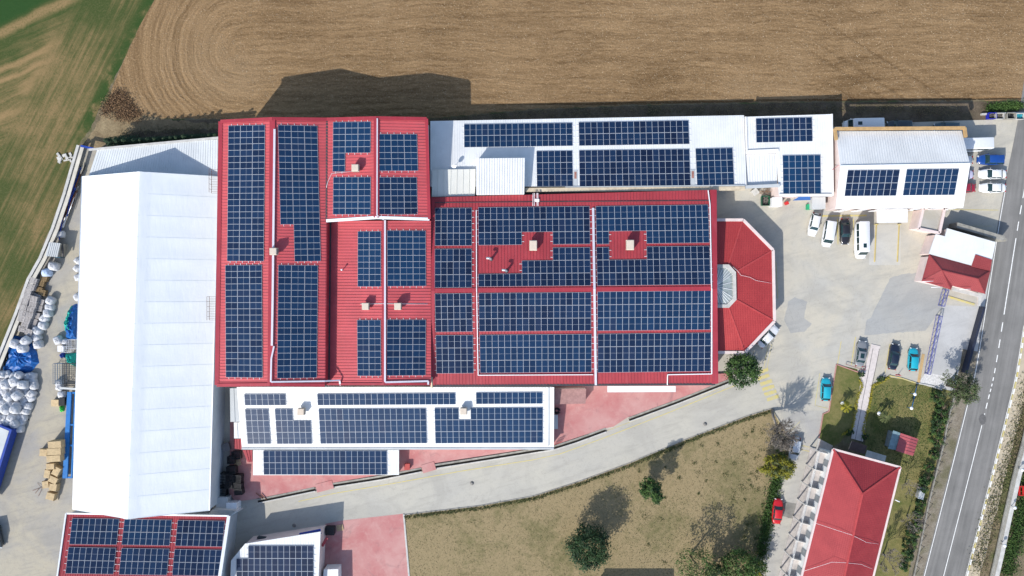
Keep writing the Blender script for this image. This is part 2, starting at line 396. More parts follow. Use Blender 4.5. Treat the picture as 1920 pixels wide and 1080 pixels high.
# darker repaired patches and damp stains of the yard
PATCH = concrete_mat('repair_patch', (.33, .335, .325), .8, False, (.35, .345, .32))
sheet('yard_patch', jag([(1478, 565), (1490, 557), (1514, 566), (1509, 585), (1508, 597), (1522, 607), (1508, 622), (1482, 625), (1470, 600)], 5, .8, 31), .028, PATCH)
sheet('yard_patch', jag([(1642, 575), (1668, 522), (1690, 514), (1760, 508), (1768, 575), (1735, 620), (1620, 628), (1625, 600), (1633, 596)], 7, 1.2, 33), .028, PATCH)
sheet('damp_patch', jag([(1462, 945), (1475, 940), (1520, 953), (1522, 962), (1490, 972), (1462, 968), (1440, 985), (1432, 1015), (1425, 1005), (1438, 965)], 4, 1.5, 41), .036, mat('damp_concrete', (.20, .195, .18), .45, .3, .9))

# ---------------------------------------------------------------- building materials
def metal_roof(name, c, rough=.5, var=.1, dirty=.25, metal=0.0, ax=0):
    m = M(name, rough, .4, metal); n1 = m.noise(.25, 5, None, .6); n2 = m.noise(2.5, 7, None, .7); x, y, z = m.xyz()
    col = m.mix(n1.ramp(.35, .65), sc(c, 1-var), sc(c, 1+var))
    col = m.mix(n2.ramp(.55, .8)*dirty, col, sc((c[0]*.6+.1, c[1]*.6+.1, c[2]*.6+.1), .8))
    sv = m.vec(x*.22, y*1.9, 0.0) if ax else m.vec(x*1.9, y*.22, 0.0)
    s1_ = m.noise(1.0, 6, sv, .7); col = m.mix(s1_.ramp(.54, .74)*.28, col, sc(c, .66)); col = m.mix(s1_.ramp(.46, .28)*.30, col, tuple(v*.8+.10 for v in c))
    m.col(col)
    m.bump(n2, .12, .02); return m.m
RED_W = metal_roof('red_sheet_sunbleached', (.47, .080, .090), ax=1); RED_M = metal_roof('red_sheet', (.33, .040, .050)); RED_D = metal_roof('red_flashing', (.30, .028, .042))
RED_T = None
WROOF = metal_roof('white_sheet', (.66, .67, .665), .5, .06, .3); CROOF = metal_roof('cream_sheet', (.62, .62, .57), .5, .06, .2)
GROOF = metal_roof('grey_sheet', (.45, .47, .47), .5, .08, .2)
def membrane_mat():
    m = M('white_membrane', .55, .3); x, y, z = m.xyz()
    n1 = m.noise(.3, 5); n2 = m.noise(1.5, 6, m.vec(x*1.0, y*.25, 0.0), .6)
    c = m.mix(n1.ramp(.3, .7), (.70, .725, .73), (.76, .775, .775)); c = m.mix(n2.ramp(.5, .8)*.25, c, (.62, .66, .68)); m.col(c)
    m.bump(n2 + n1*.5, .35, .1); return m.m
MEMB = membrane_mat()
def tile_mat(name='red_tiles', c=(.35, .032, .036), ang=0.0, cc=(.40, .046, .046)):
    m = M(name, .6, .35); x, y, z = m.xyz(); ca, sa = math.cos(ang), math.sin(ang)
    u = x*ca + y*sa; v = y*ca - x*sa
    n1 = m.noise(.4, 5); n2 = m.noise(4, 6, None, .75)
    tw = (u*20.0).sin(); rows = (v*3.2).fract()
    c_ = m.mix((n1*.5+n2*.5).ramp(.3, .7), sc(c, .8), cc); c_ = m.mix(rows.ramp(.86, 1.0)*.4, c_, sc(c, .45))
    m.col(c_); m.bump(tw*.5 + rows, .4, .05); return m.m
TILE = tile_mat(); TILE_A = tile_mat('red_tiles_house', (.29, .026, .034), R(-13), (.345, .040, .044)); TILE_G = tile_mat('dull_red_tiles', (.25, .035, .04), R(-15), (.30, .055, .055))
WALLP = mat('painted_wall', (.58, .56, .53), .8, .12, .4); WALLW = mat('white_wall', (.70, .70, .68), .8, .1, .5); WALLG = mat('grey_cladding', (.42, .45, .47), .6, .1, .4)
BEIGE = mat('beige_parapet', (.50, .42, .30), .8, .2, 1.2); OCHRE = mat('ochre_parapet', (.42, .27, .12), .8, .2, 1.5); PINKW = mat('pale_pink_wall', (.62, .52, .49), .8, .1, .8)
STEEL = mat('galvanised_steel', (.55, .56, .57), .35, .15, 2, metal=.6); WMET = mat('white_metal', (.75, .76, .77), .4, .06, 1.5); DKMET = mat('dark_metal', (.05, .05, .055), .5, .2, 2)
BLUEM = mat('blue_paint', (.015, .05, .28), .5, .2, 2); GLASS = mat('dark_window', (.02, .03, .04), .08, 0, 1, spec=.6); CREAM = mat('cooler_plastic', (.55, .47, .38), .6, .08, 3)
RUST = mat('rusty_steel', (.14, .055, .03), .8, .4, 3); BLK = mat('black_plastic', (.018, .019, .021), .5, .3, 4); KERB = mat('kerb_stone', (.40, .39, .36), .85, .2, 1.5)
DCON = mat('weathered_concrete', (.26, .25, .22), .9, .35, 1.2, .4); CONW = mat('pale_concrete', (.46, .45, .42), .85, .2, 1, .2)

def slope(mb, a, b, c, d, thick=.12, sp=.5, mi=0, rib=(.09, .075)):
    """sheet-metal slope with corners a-b along one eave/ridge and d-c along the other; ribs run a->d"""
    a, b, c, d = map(Vector, (a, b, c, d)); n = (b-a).cross(d-a).normalized()
    if n.z < 0: n = -n
    mb.prism([a, b, c, d] if (b-a).cross(c-a).z > 0 else [d, c, b, a], depth=thick, mi=mi)
    if sp:
        L = ((b-a).length + (c-d).length)/2; k = int(L/sp)
        for i in range(1, k): mb.bar(lerp(a, b, i/k)+n*.001, lerp(d, c, i/k)+n*.001, rib[0], rib[1], mi, n)
def walls(mb, ring, inset=.15, z0=0.0, mi=0, drop=.13):
    ring = [Vector(p) for p in ring]; cx = sum(p.x for p in ring)/len(ring); cy = sum(p.y for p in ring)/len(ring)
    q = []
    for p in ring:
        d = Vector((cx-p.x, cy-p.y, 0)); d.normalize(); t = p + d*inset*1.4; t.z -= drop; q.append(t)
    n = len(q)
    for i in range(n):
        a, b = q[i], q[(i+1) % n]
        mb.face([a, Vector((a.x, a.y, z0)), Vector((b.x, b.y, z0)), b], mi)
    return q
def windows(parent, a, b, z0, z1, n, wd=1.2, name='window', out=.03):
    a, b = Vector((a.x, a.y, 0)), Vector((b.x, b.y, 0)); d = (b-a).normalized(); nrm = Vector((d.y, -d.x, 0))
    for i in range(n):
        c = lerp(a, b, (i+.5)/n) + nrm*out
        f = MB(); m4 = lambda z: c + Vector((0, 0, z))
        for s_ in (-1, 1): f.bar(m4(z0)+d*s_*wd/2, m4(z1)+d*s_*wd/2, .08, .08, 0, nrm)
        for z in (z0, z1): f.bar(m4(z)-d*wd/2, m4(z)+d*wd/2, .08, .08, 0, nrm)
        fo = f.build(name, WMET, parent)
        g_ = MB(); g_.face([m4(z0)-d*wd/2, m4(z0)+d*wd/2, m4(z1)+d*wd/2, m4(z1)-d*wd/2]); g_.build('pane', GLASS, fo)
def cap(mb, a, b, wd=.35, ht=.06, mi=0): mb.bar(a, b, wd, ht, mi)

# ---------------------------------------------------------------- buildings
# west factory: double gable under red sheet
bw = thing('factory_hall', 'tallest factory hall with sun-faded red sheet gables next to the white membrane hall', 'building', P(510, 470, 0))
WN, WS = P(414, 228, 9.8), P(407, 722, 9.8); RN, RS = P(511, 223, 11.2), P(507, 721, 11.2)
VN, VM, VS = P(613, 224, 9.2), P(612, 414, 9.2), P(609, 722, 9.2)
R2N, R2S = P(706, 221.5, 10.0), P(706, 408, 10.0); EN, ES = P(800, 223, 8.6), P(805, 411, 8.6)
mb = MB(); slope(mb, WN, WS, RS, RN); slope(mb, RN, RS, VS, VN); slope(mb, VN, VM, R2S, R2N); slope(mb, R2N, R2S, ES, EN)
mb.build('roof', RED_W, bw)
mb = MB(); walls(mb, [WN, WS, RS, VS, VM, R2S, ES, EN, R2N, VN, RN]); mb.build('wall', WALLG, bw)
def flash(parent, pairs, m, wd=.45, ht=.06, name='ridge_cap'):
    for a, b in pairs:
        t = MB(); t.bar(Vector(a)+Vector((0, 0, .05)), Vector(b)+Vector((0, 0, .05)), wd, ht); t.build(name, m, parent)
flash(bw, [(RN, RS), (R2N, R2S)], RED_D, .9)
flash(bw, [(WN, WS)], RED_D, .7, .10, 'gutter'); flash(bw, [(VN, VM)], DKMET, .28, .03, 'gutter'); flash(bw, [(EN, ES)], RED_D, .5, .12, 'gutter')
flash(bw, [(WN, RN), (RN, VN), (VN, R2N), (R2N, EN), (WS, RS), (RS, VS)], RED_D, .55, .12, 'verge_trim')
flash(bw, [(VM, R2S), (R2S, ES)], WMET, .5, .08, 'verge_trim')
for (x, y0, y1) in ((403, 318, 362), (399, 556, 600)):      # wire balconies on the west wall
    t = MB(); A, B_ = P(x+10, y0, 7.6), P(x+10, y1, 7.6); wv = Vector((-1.5, 0, 0))
    for i in range(15): t.bar(lerp(A, B_, i/14), lerp(A, B_, i/14)+wv, .04, .04)
    t.bar(A+wv, B_+wv, .06, .06); t.bar(A+wv+Vector((0, 0, 1)), B_+wv+Vector((0, 0, 1)), .05, .05)
    for i in range(0, 15, 3): t.bar(lerp(A, B_, i/14)+wv, lerp(A, B_, i/14)+wv+Vector((0, 0, 1)), .04, .04, 0, Vector((0, 1, 0)))
    t.build('balcony', RUST, bw)
# deep red cladding on the tall hall's east wall, above the low middle hall
t = MB(); t.bar(VM+Vector((-.05, 0, -2.6)), VS+Vector((-.05, 0, -2.6)), .3, 2.55); t.build('cladding', RED_D, bw)
# low middle hall
bm = thing('factory_hall', 'low red gabled hall between the tall hall and the wide panel-covered hall', 'building', P(720, 570, 0))
a1, a2 = P(616, 414, 7.1), P(613, 720, 7.1); b1, b2 = P(721, 414, 8.1), P(721, 720, 8.1); c1, c2 = P(808, 414, 6.9), P(808, 720, 6.9)
mb = MB(); slope(mb, a1, a2, b2, b1); slope(mb, b1, b2, c2, c1); mb.build('roof', RED_W, bm)
mb = MB(); walls(mb, [a1, a2, b2, c2, c1, b1], .1); mb.build('wall', WALLP, bm)
flash(bm, [(b1, b2)], RED_D, .8); flash(bm, [(a1+Vector((.35, 0, .06)), a2+Vector((.35, 0, .06)))], DKMET, .3, .05, 'gutter'); flash(bm, [(a2, b2), (b2, c2)], RED_D, .4, .1, 'verge_trim')
# main hall, ridge east-west
bb = thing('factory_hall', 'wide red roofed hall covered with twelve solar blocks, beside the octagonal entrance roof', 'building', P(1075, 550, 0))
zn, zr, zs = 5.7, 7.2, 5.5
n1, n2 = P(812, 370, zn), P(1338, 356, zn); r1, r2 = P(812, 545, zr), P(1339, 541, zr); s1, s2 = P(812, 722, zs), P(1341, 719, zs)
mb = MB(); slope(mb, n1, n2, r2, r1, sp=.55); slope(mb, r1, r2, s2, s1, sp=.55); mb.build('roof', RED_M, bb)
mb = MB(); walls(mb, [n1, r1, s1, s2, r2, n2], .25); mb.build('wall', WALLP, bb)
flash(bb, [(r1, r2)], RED_D, .75); flash(bb, [(n2, r2), (r2, s2)], RED_D, 1.0, .1, 'verge_trim'); flash(bb, [(n1, r1), (r1, s1)], RED_D, .6, .1, 'verge_trim')
flash(bb, [(s1+Vector((0, -.12, -.1)), s2+Vector((0, -.12, -.1)))], DKMET, .35, .1, 'gutter')
def rp(pl, *pts, o=.1): return [on_plane(x, y, pl, o) for x, y in pts]
PW = (WN, (WS-WN).cross(RN-WN).normalized()*-1); 
def pln(a, b, c):
    n = (Vector(b)-Vector(a)).cross(Vector(c)-Vector(a)).normalized(); return (Vector(a), n if n.z > 0 else -n)
PL = {'w1': pln(WN, WS, RN), 'w2': pln(RN, RS, VN), 'w3': pln(VN, VM, R2N), 'w4': pln(R2N, R2S, EN), 'm1': pln(a1, a2, b1), 'm2': pln(b1, b2, c1),
      'bn': pln(n1, n2, r1), 'bs': pln(r1, r2, s1)}
q_ = rp(PL['bn'], (812, 380), (1338, 376), o=.06); t = MB(); t.bar(q_[0], q_[1], .12, .06); t.build('lap_joint', DKMET, bb)
# octagonal entrance roof with glazed lantern
bo = thing('entrance_pavilion', 'half-octagon red tiled entrance roof with white rim at the hall\'s east end', 'building', P(1395, 537, 0))
rim = PP([(1341, 413), (1392.5, 413), (1448.5, 469.5), (1451, 601.5), (1396, 660), (1341, 660)], 3.35)
inn = PP([(1341, 496), (1366, 496), (1379, 510), (1380, 562), (1366, 577), (1341, 577)], 4.9)
mb = MB()
for i in range(5): mb.face([rim[i+1], rim[i], inn[i], inn[i+1]][::-1] if False else [rim[i], inn[i], inn[i+1], rim[i+1]][::-1])
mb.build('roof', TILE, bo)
mb = MB()
for i in range(1, 5): mb.bar(rim[i]+Vector((0, 0, .0)), inn[i]+Vector((0, 0, .0)), .28, .07)
mb.build('hip_cap', mat('hip_tiles', (.40, .055, .055), .6, .15, 2), bo)
mb = MB(); rimo = PP([(1341, 412.5), (1393, 412.5), (1449, 469), (1451.5, 602), (1396.5, 660.5), (1341, 660.5)], 3.3)
for i in range(5): mb.bar(rimo[i], rimo[i+1], .5, .26)
mb.build('gutter', PINKW, bo)
mb = MB(); walls(mb, rim, .5); mb.build('wall', PINKW, bo)
mb = MB()
for i in range(5): mb.prism([inn[i]+Vector((0, 0, .32)), inn[i+1]+Vector((0, 0, .32)), lerp(inn[i+1], P(1341, 537, 4.9), .16)+Vector((0, 0, .32)), lerp(inn[i], P(1341, 537, 4.9), .16)+Vector((0, 0, .32))], z0=4.75)
mb.build('parapet', CONW, bo)
apex = P(1341, 537, 5.55); gi = [lerp(p, P(1341, 537, 4.9), .16)+Vector((0, 0, .1)) for p in inn]; mb = MB(); fr = MB()
ring = []
for i in range(5):
    for j in range(3): ring.append(lerp(gi[i], gi[i+1], j/3))
ring.append(gi[5])
for i in range(len(ring)-1): mb.face([apex, ring[i], ring[i+1]])
for p in ring: fr.bar(apex, p, .07, .07)
go = mb.build('skylight', mat('lantern_glass', (.30, .34, .33), .12, .25, .9, spec=.6), bo); fr.build('glazing_bar', WMET, go)
windows(bo, rim[1]*1, rim[2]*1, 1.0, 2.6, 3)

def simple(name, label, cat, ring, roofm, wallm, z0=0.0, thick=.15, inset=.2, ribs=None, parent=None, group=None):
    """flat or single-slope roofed box: ring of world points, quads may carry ribs along edge 1-2"""
    cxy = sum((Vector(p) for p in ring), Vector())/len(ring)
    t = thing(name, label, cat, (cxy.x, cxy.y, z0), 0, group)
    mb = MB()
    if ribs and len(ring) == 4: slope(mb, ring[0], ring[1], ring[2], ring[3], thick, ribs)
    else: mb.prism(ring, depth=thick)
    mb.build('roof', roofm, t)
    mb = MB(); walls(mb, ring, inset, z0, 0, thick+.02); mb.build('wall', wallm, t); return t
# low middle hall end wall trim handled above. White north building
wn = thing('white_annex', 'long low white-roofed annex along the ploughed field, five solar blocks on it', 'building', P(1100, 285, 0))
A, B_, C_, D_ = P(807, 227, 3.8), P(1395, 216, 3.8), P(1400, 349, 4.9), P(807, 350, 4.9)
mb = MB(); slope(mb, A, B_, C_, D_, .12, .42, rib=(.06, .04)); mb.build('roof', WROOF, wn); PL['n1'] = pln(A, B_, C_)
mb = MB(); walls(mb, [A, B_, C_, D_], .1); mb.build('wall', WALLP, wn)
t = MB(); t.bar(P(985, 356.5, 4.8), P(1396, 353.5, 4.8), .7, .35); t.build('parapet', BEIGE, wn)
t = MB(); t.bar(P(1060, 351.8, 4.95), P(1396, 348.6, 4.95), .35, .12); t.bar(P(1396, 351, 4.7), P(1461, 348, 4.7), .55, .3); t.build('gutter', GROOF, wn)
n_ = thing('white_annex', 'white-roofed north corner building with two solar blocks, left of the ochre-parapet building', 'building', P(1490, 290, 0))
ring = PP([(1397, 219), (1559, 214), (1561, 367), (1461, 368), (1456, 287), (1399, 289)], 4.6)
mb = MB(); mb.prism(ring, depth=.2)
rr = PP([(1397, 219), (1559, 214), (1560, 289), (1399, 289)], 4.61)
k = 36
for i in range(1, k): mb.bar(lerp(rr[0], rr[1], i/k), lerp(rr[3], rr[2], i/k), .05, .03)
rr = PP([(1457, 290), (1560, 290), (1560, 366), (1461, 366)], 4.61); k = 22
for i in range(1, k): mb.bar(lerp(rr[0], rr[1], i/k), lerp(rr[3], rr[2], i/k), .05, .03)
mb.build('roof', WROOF, n_); mb = MB(); walls(mb, ring, .15); mb.build('wall', PINKW, n_)
t = MB(); t.bar(P(1402, 284.5, 4.62), P(1459, 282, 4.62), .5, .25); t.bar(P(1461, 366, 4.62), P(1560, 366, 4.62), .45, .22); t.bar(P(1397.5, 219, 4.62), P(1400, 289, 4.62), .3, .18); t.bar(P(1559, 214, 4.62), P(1561, 367, 4.62), .3, .18); t.build('parapet', WALLW, n_)
t = MB(); t.bar(P(1404, 282.5, 4.7), P(1458, 280.5, 4.7), .3, .05); t.build('gutter', GROOF, n_)
sg = PP([(1399, 290), (1456, 288), (1457, 346), (1401, 348)], 4.3)
simple('low_roof', 'plain white lean-to roof tucked in the corner of the white annexes', 'lean-to roof', sg, WROOF, WALLW, ribs=.42, inset=.05)
PL['n2'] = (P(1400, 250, 4.6), Vector((0, 0, 1)))
# box and cream roofs standing on / beside the annex
simple('roof_box', 'white corrugated plant-room roof rising above the long annex roof', 'plant room', PP([(893, 297), (984, 296), (983, 364), (893, 365)], 6.6), WROOF, WALLW, 3.6, ribs=.42, inset=.05)
simple('store_room', 'cream panel roof over a small store in the corner by the tall red hall', 'store room', PP([(810.5, 318), (891.5, 317), (890.5, 367), (809.5, 369)], 5.2), CROOF, WALLP, 0, ribs=1.0, inset=.05)
t = thing('satellite_dish', 'small white dish at the north edge of the cream store roof', 'satellite dish', P(851, 313, 4.9)); mb = MB()
ctr = P(851, 312, 5.9); n = 14; vs = [ctr + Vector((0, .05, -.1))]
for rr_, dz in ((.22, .0), (.42, .12)):
    for i in range(n): a = 2*math.pi*i/n; vs.append(ctr+Vector((rr_*math.cos(a), rr_*math.sin(a)*.5-dz*.3, rr_*math.sin(a)*.8+dz)))
fs = [[0, 1+i, 1+(i+1) % n] for i in range(n)] + [[1+i, 1+n+i, 1+n+(i+1) % n, 1+(i+1) % n] for i in range(n)]
mb.add(vs, fs, 0, True); mb.build('reflector', WMET, t); mb = MB(); mb.tube([P(851, 313, 4.2), P(851, 312, 5.8)], .04); mb.build('mast', STEEL, t)
# white east building with ochre parapet
be = thing('east_building', 'white gabled office building with an ochre parapet and two solar blocks by the car park', 'building', P(1690, 315, 0))
e1, e2 = P(1568, 246, 5.7), P(1803, 245, 5.7); f1, f2 = P(1576, 313, 7.6), P(1819, 308.5, 7.6); g1, g2 = P(1567, 392, 5.3), P(1806, 389.5, 5.3)
mb = MB(); slope(mb, e1, e2, f2, f1, .15, .42, rib=(.06, .04)); slope(mb, f1, f2, g2, g1, .15, .42, rib=(.06, .04)); mb.build('roof', WROOF, be)
PL['e'] = pln(f1, f2, g1); mb = MB(); walls(mb, [e1, f1, g1, g2, f2, e2], .35); mb.build('wall', PINKW, be)
flash(be, [(f1, f2)], WMET, .5)
t = MB(); h_ = Vector((0, 0, 0)); p1, p2 = P(1564, 242, 6.0), P(1807, 240.5, 6.0); t.bar(p1, p2, .5, .5); t.bar(p1, P(1567, 263, 6.2), .45, .45); t.bar(p2, P(1809, 258, 6.2), .45, .45); t.build('parapet', OCHRE, be)
windows(be, g1+Vector((.5, 0, 0)), g2, 1.0, 2.4, 7); windows(be, g1+Vector((.5, 0, 0)), g2, 3.6, 4.8, 7); windows(be, e2, e1, 1.0, 2.4, 7)
simple('car_canopy', 'flat white canopy over the entrance south of the ochre-parapet building', 'canopy', PP([(1644, 392.5), (1702, 392), (1702, 417), (1645, 418)], 3.0), WROOF, PINKW, 2.7, inset=.02)
for (cx, cy) in ((1648, 396), (1648, 410)):
    pass
pv = thing('flat_roof_block', 'small flat grey roof with a pale pink parapet south of the white office', 'small building', P(1742, 412, 0))
fr_ = PP([(1731, 391), (1767, 391), (1757, 434), (1724, 427)], 3.4); mb = MB(); mb.prism(fr_, depth=.1); mb.build('roof', concrete_mat('roof_screed', (.48, .47, .44), .85, False), pv)
t = MB(); po = PP([(1729, 391), (1769, 391), (1759, 437), (1720, 429)], 3.2)
for i in range(4): t.bar(po[i], po[(i+1) % 4], .45, .5)
t.build('parapet', PINKW, pv); t = MB(); walls(t, po, .1); t.build('wall', PINKW, pv)
# south white sawtooth buildings
bs = thing('white_hall', 'white hall south of the red halls, seven solar blocks on its sloping roof', 'building', P(740, 785, 0))
A, B_, C_, D_ = P(444, 726, 5.0), P(1039, 726, 5.0), P(1038.5, 841, 2.8), P(453.5, 841, 2.8)
mb = MB(); slope(mb, A, B_, C_, D_, .15, .5, rib=(.06, .04)); mb.build('roof', WROOF, bs); PL['s1'] = pln(A, B_, C_)
mb = MB(); walls(mb, [A, D_, C_, B_], .2); mb.build('wall', WALLW, bs); flash(bs, [(D_, C_)], GROOF, .3, .1, 'gutter')
flash(bs, [(P(1029, 727, 4.95), P(1028, 836, 2.95))], GROOF, .25, .06, 'cable_duct')
b2_ = thing('white_hall', 'narrow low white roof with a single long solar block, right above the drive', 'building', P(612, 866, 0))
A, B_, C_, D_ = P(474.5, 844, 2.7), P(748, 844, 2.7), P(748, 890.5, 2.4), P(474.5, 891, 2.4)
mb = MB(); slope(mb, A, B_, C_, D_, .15, .5, rib=(.05, .03)); mb.build('roof', WROOF, b2_); PL['s2'] = pln(A, B_, C_)
mb = MB(); walls(mb, [A, D_, C_, B_], .2); mb.build('wall', WALLW, b2_)
simple('lean_to', 'grey ribbed lean-to strip at the west end of the sloping white roof', 'lean-to roof', PP([(431, 728), (445, 728), (449, 791), (432, 791)], 3.6), GROOF, WALLP, ribs=.5, inset=.05)
simple('lean_to', 'short white lean-to piece under the grey ribbed strip', 'lean-to roof', PP([(438.5, 792), (450, 792), (453, 822), (439, 822)], 3.0), WROOF, WALLP, ribs=.5, inset=.05)
simple('lean_to', 'small dark red lean-to roof at the south-west corner of the sloping white roof', 'lean-to roof', PP([(438.5, 823), (453, 823), (454, 843), (439, 841)], 2.4), RED_M, WALLP, ribs=.4, inset=.05)
simple('lean_to', 'small dark red roof at the west end of the narrow white roof', 'lean-to roof', PP([(455, 844), (473, 844), (473, 866), (464, 866)], 2.3), RED_M, WALLP, ribs=.4, inset=.05)
# big membrane hall
bh = thing('membrane_hall', 'huge white membrane-roofed storage hall along the west yard', 'building', P(280, 640, 0))
ze, zr_ = 6.0, 10.4
W0, W1 = P(153.5, 331, ze), P(136.5, 955, ze); E0, E1 = P(410, 331, ze), P(393, 957, ze); G0, G1 = P(262, 322, zr_), P(240, 973, zr_)
mb = MB(); nb = 16; rr = random.Random(5)
def hallpt(t, s, side):                        # s 0 at ridge .. 1 at eave; membrane sags a little between arches
    e = lerp(W0, W1, t) if side < 0 else lerp(E0, E1, t); g_ = lerp(G0, G1, t); p = lerp(g_, e, s)
    sag = .05*abs(math.sin(math.pi*t*nb))*math.sin(math.pi*min(1, max(0, s))); p.z += -.0 - .22*math.sin(math.pi*s)*0 - sag + (.12*math.cos(s*math.pi/2) if s < .12 else 0); return p
for side in (-1, 1):
    nu, nv = nb*6, 16; vs = []; fs = []
    for i in range(nu+1):
        for j in range(nv+1): vs.append(hallpt(i/nu, j/nv, side))
    for i in range(nu):
        for j in range(nv):
            q = [i*(nv+1)+j, i*(nv+1)+j+1, (i+1)*(nv+1)+j+1, (i+1)*(nv+1)+j]
            fs.append(q[::-1] if side > 0 else q)
    mb.add(vs, fs, 0, True)
mb.build('roof', MEMB, bh)
for i in range(nb+1):
    mb = MB()
    for side in (-1, 1):
        pts = [hallpt(i/nb, j/8, side)+Vector((0, 0, .012)) for j in range(9)]
        for a, b in zip(pts, pts[1:]): mb.bar(a, b, .08, .008)
    mb.build('seam', mat('membrane_seam', (.66, .70, .71), .6, .1, 1), bh)
mb = MB(); walls(mb, [W0, W1, G1, E1, E0, G0], .1); mb.build('wall', mat('membrane_wall', (.50, .53, .55), .6, .08, .5), bh)
mb = MB()
for side, (a, b) in ((-1, (W0, W1)), (1, (E0, E1))): mb.tube([a, b], .09)
mb.build('eave_tube', WMET, bh)
simple('link_roof', 'white ribbed flat roof between the membrane hall and the field, with a dark conifer row behind', 'low roof', PP([(183, 279), (412, 261), (412, 345), (163, 340)], 5.6), GROOF if False else metal_roof('pale_sheet', (.58, .61, .62), .5, .06, .2), WALLG, inset=.1)
lr = MB(); ra, rb, rc, rd = PP([(183, 279), (412, 261), (412, 345), (163, 340)], 5.61)
for i in range(1, 52): lr.bar(lerp(ra, rb, i/52), lerp(rd, rc, i/52), .05, .04)
link = [o for o in C.objects if o.name == 'link_roof'][0]; lr.build('rib_sheet', M.cache.get('x') or bpy.data.materials['pale_sheet'], link)
t = MB(); t.bar(P(168, 281, 5.6), P(412, 258.5, 5.6), .35, .3); t.build('parapet', CONW, link)
# south-west red roof with six blocks
bf = thing('workshop', 'red-roofed workshop with six solar blocks at the south end of the membrane hall', 'building', P(270, 1030, 0))
A, B_, C_, D_ = P(124.5, 962.5, 5.0), P(429.5, 967, 5.0), P(408, 1110, 7.4), P(104, 1110, 7.4)
mb = MB(); slope(mb, A, B_, C_, D_, .15, .42, rib=(.05, .04)); mb.build('roof', RED_M, bf); PL['f'] = pln(A, B_, C_)
mb = MB(); A2, B2, C2, D2 = A, B_, P(360, 1300, 5.2), P(60, 1300, 5.2); slope(mb, D_, C_, C2, D2, .15, .42, rib=(.05, .04)); mb.build('roof', RED_M, bf)
mb = MB(); walls(mb, [A, D_, D2, C2, C_, B_], .2); mb.build('wall', WALLG, bf)
flash(bf, [(B_, C_)], WMET, .55, .14, 'verge_trim'); flash(bf, [(A, D_)], WMET, .25, .14, 'verge_trim'); flash(bf, [(A, B_)], WMET, .25, .1, 'verge_trim')
ln = PP([(125, 956), (137, 956), (137, 962), (124, 962)], 4.6)
# white chamfered building
bg_ = thing('white_workshop', 'white-roofed workshop with a cut-off corner beside the pink paving', 'building', P(520, 1060, 0))
ring = PP([(433, 1051), (459.5, 1019.5), (601, 997), (593, 1180), (590, 1320), (425, 1320)], 4.2)
mb = MB(); mb.prism(ring, depth=.15)
for i in range(1, 34):
    x = 433 + i*5.0
    ytop = 1051 - (x-433)*1.19 if x < 459.5 else 1019.5 - (x-459.5)*.159
    mb.bar(P(x, ytop, 4.205), P(x, 1320, 4.205), .05, .03)
    if x > 585: break
mb.build('roof', WROOF, bg_); PL['g'] = (P(500, 1050, 4.2), Vector((0, 0, 1)))
mb = MB(); walls(mb, ring, .05); mb.build('wall', PINKW, bg_)
t = MB(); t.bar(P(562, 1004, 3.6), P(602, 996, 3.6), .9, .12); t.build('awning', BLUEM, bg_)
t = MB(); cc = P(492, 1009, 2.2); t.box((cc.x, cc.y, 1.6), (1.7, .35, 1.0), R(-8)); t.build('window', GLASS, bg_)
t = MB(); t.bar(P(604, 1024, 2.8), P(613, 1008, 2.8), .5, .12); t.build('door_hood', RED_M, bg_)
simple('white_container', 'white box container standing on the pink paving against the white workshop', 'container', PP([(607, 1068), (634, 1067), (635, 1120), (603, 1120)], 2.6), WROOF, WALLW, .03, inset=.02)
# admin building lower right, hip roof turned with the road
ba = thing('office_building', 'two-storey house with a long red tiled hip roof and white balconies, lower right', 'building', P(1590, 1000, 0))
h1, h2 = P(1562, 842, 6.4), P(1688, 876, 6.4); rdg = P(1616.5, 927, 9.0)
dirv = (P(1503, 1080, 6.4) - h1); dirv.z = 0; dirv.normalize(); L_ = 34.0
h3, h4 = h2 + dirv*L_, h1 + dirv*L_; rdg2 = (h3+h4)/2 - dirv*7; rdg2.z = 9.0
mb = MB()
for f in ([h1, rdg, h2], [h2, rdg, rdg2, h3], [h3, rdg2, h4], [h4, rdg2, rdg, h1]):
    n = (f[1]-f[0]).cross(f[2]-f[0]); mb.face(f if n.z > 0 else f[::-1])
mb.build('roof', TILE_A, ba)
mb = MB()
for a, b in ((h1, rdg), (h2, rdg), (rdg, rdg2), (rdg2, h3), (rdg2, h4)): mb.bar(a+Vector((0, 0, .02)), b+Vector((0, 0, .02)), .34, .07)
mb.build('hip_cap', bpy.data.materials['hip_tiles'], ba)
mb = MB()
for a, b in ((h1, h2), (h2, h3), (h3, h4), (h4, h1)): mb.bar(a+Vector((0, 0, -.12)), b+Vector((0, 0, -.12)), .35, .22)
mb.build('gutter', PINKW, ba); mb = MB(); q4 = walls(mb, [h1, h4, h3, h2], .75); mb.build('wall', WALLW, ba)
perp = Vector((dirv.y, -dirv.x, 0))
if perp.x > 0: perp = -perp                     # points west, away from the house
b0 = Vector((q4[0].x, q4[0].y, 0))
for zf in (.25, 3.2):
    sl_ = MB(); p0 = b0 + perp*.0 + dirv*.3; p1 = b0 + dirv*(L_-1)
    sl_.prism([p0+Vector((0, 0, zf)), p1+Vector((0, 0, zf)), p1+perp*1.5+Vector((0, 0, zf)), p0+perp*1.5+Vector((0, 0, zf))][::-1], depth=.22); sl_.build('balcony_slab', mat('balcony_floor', (.42, .39, .37), .85, .25, .9), ba)
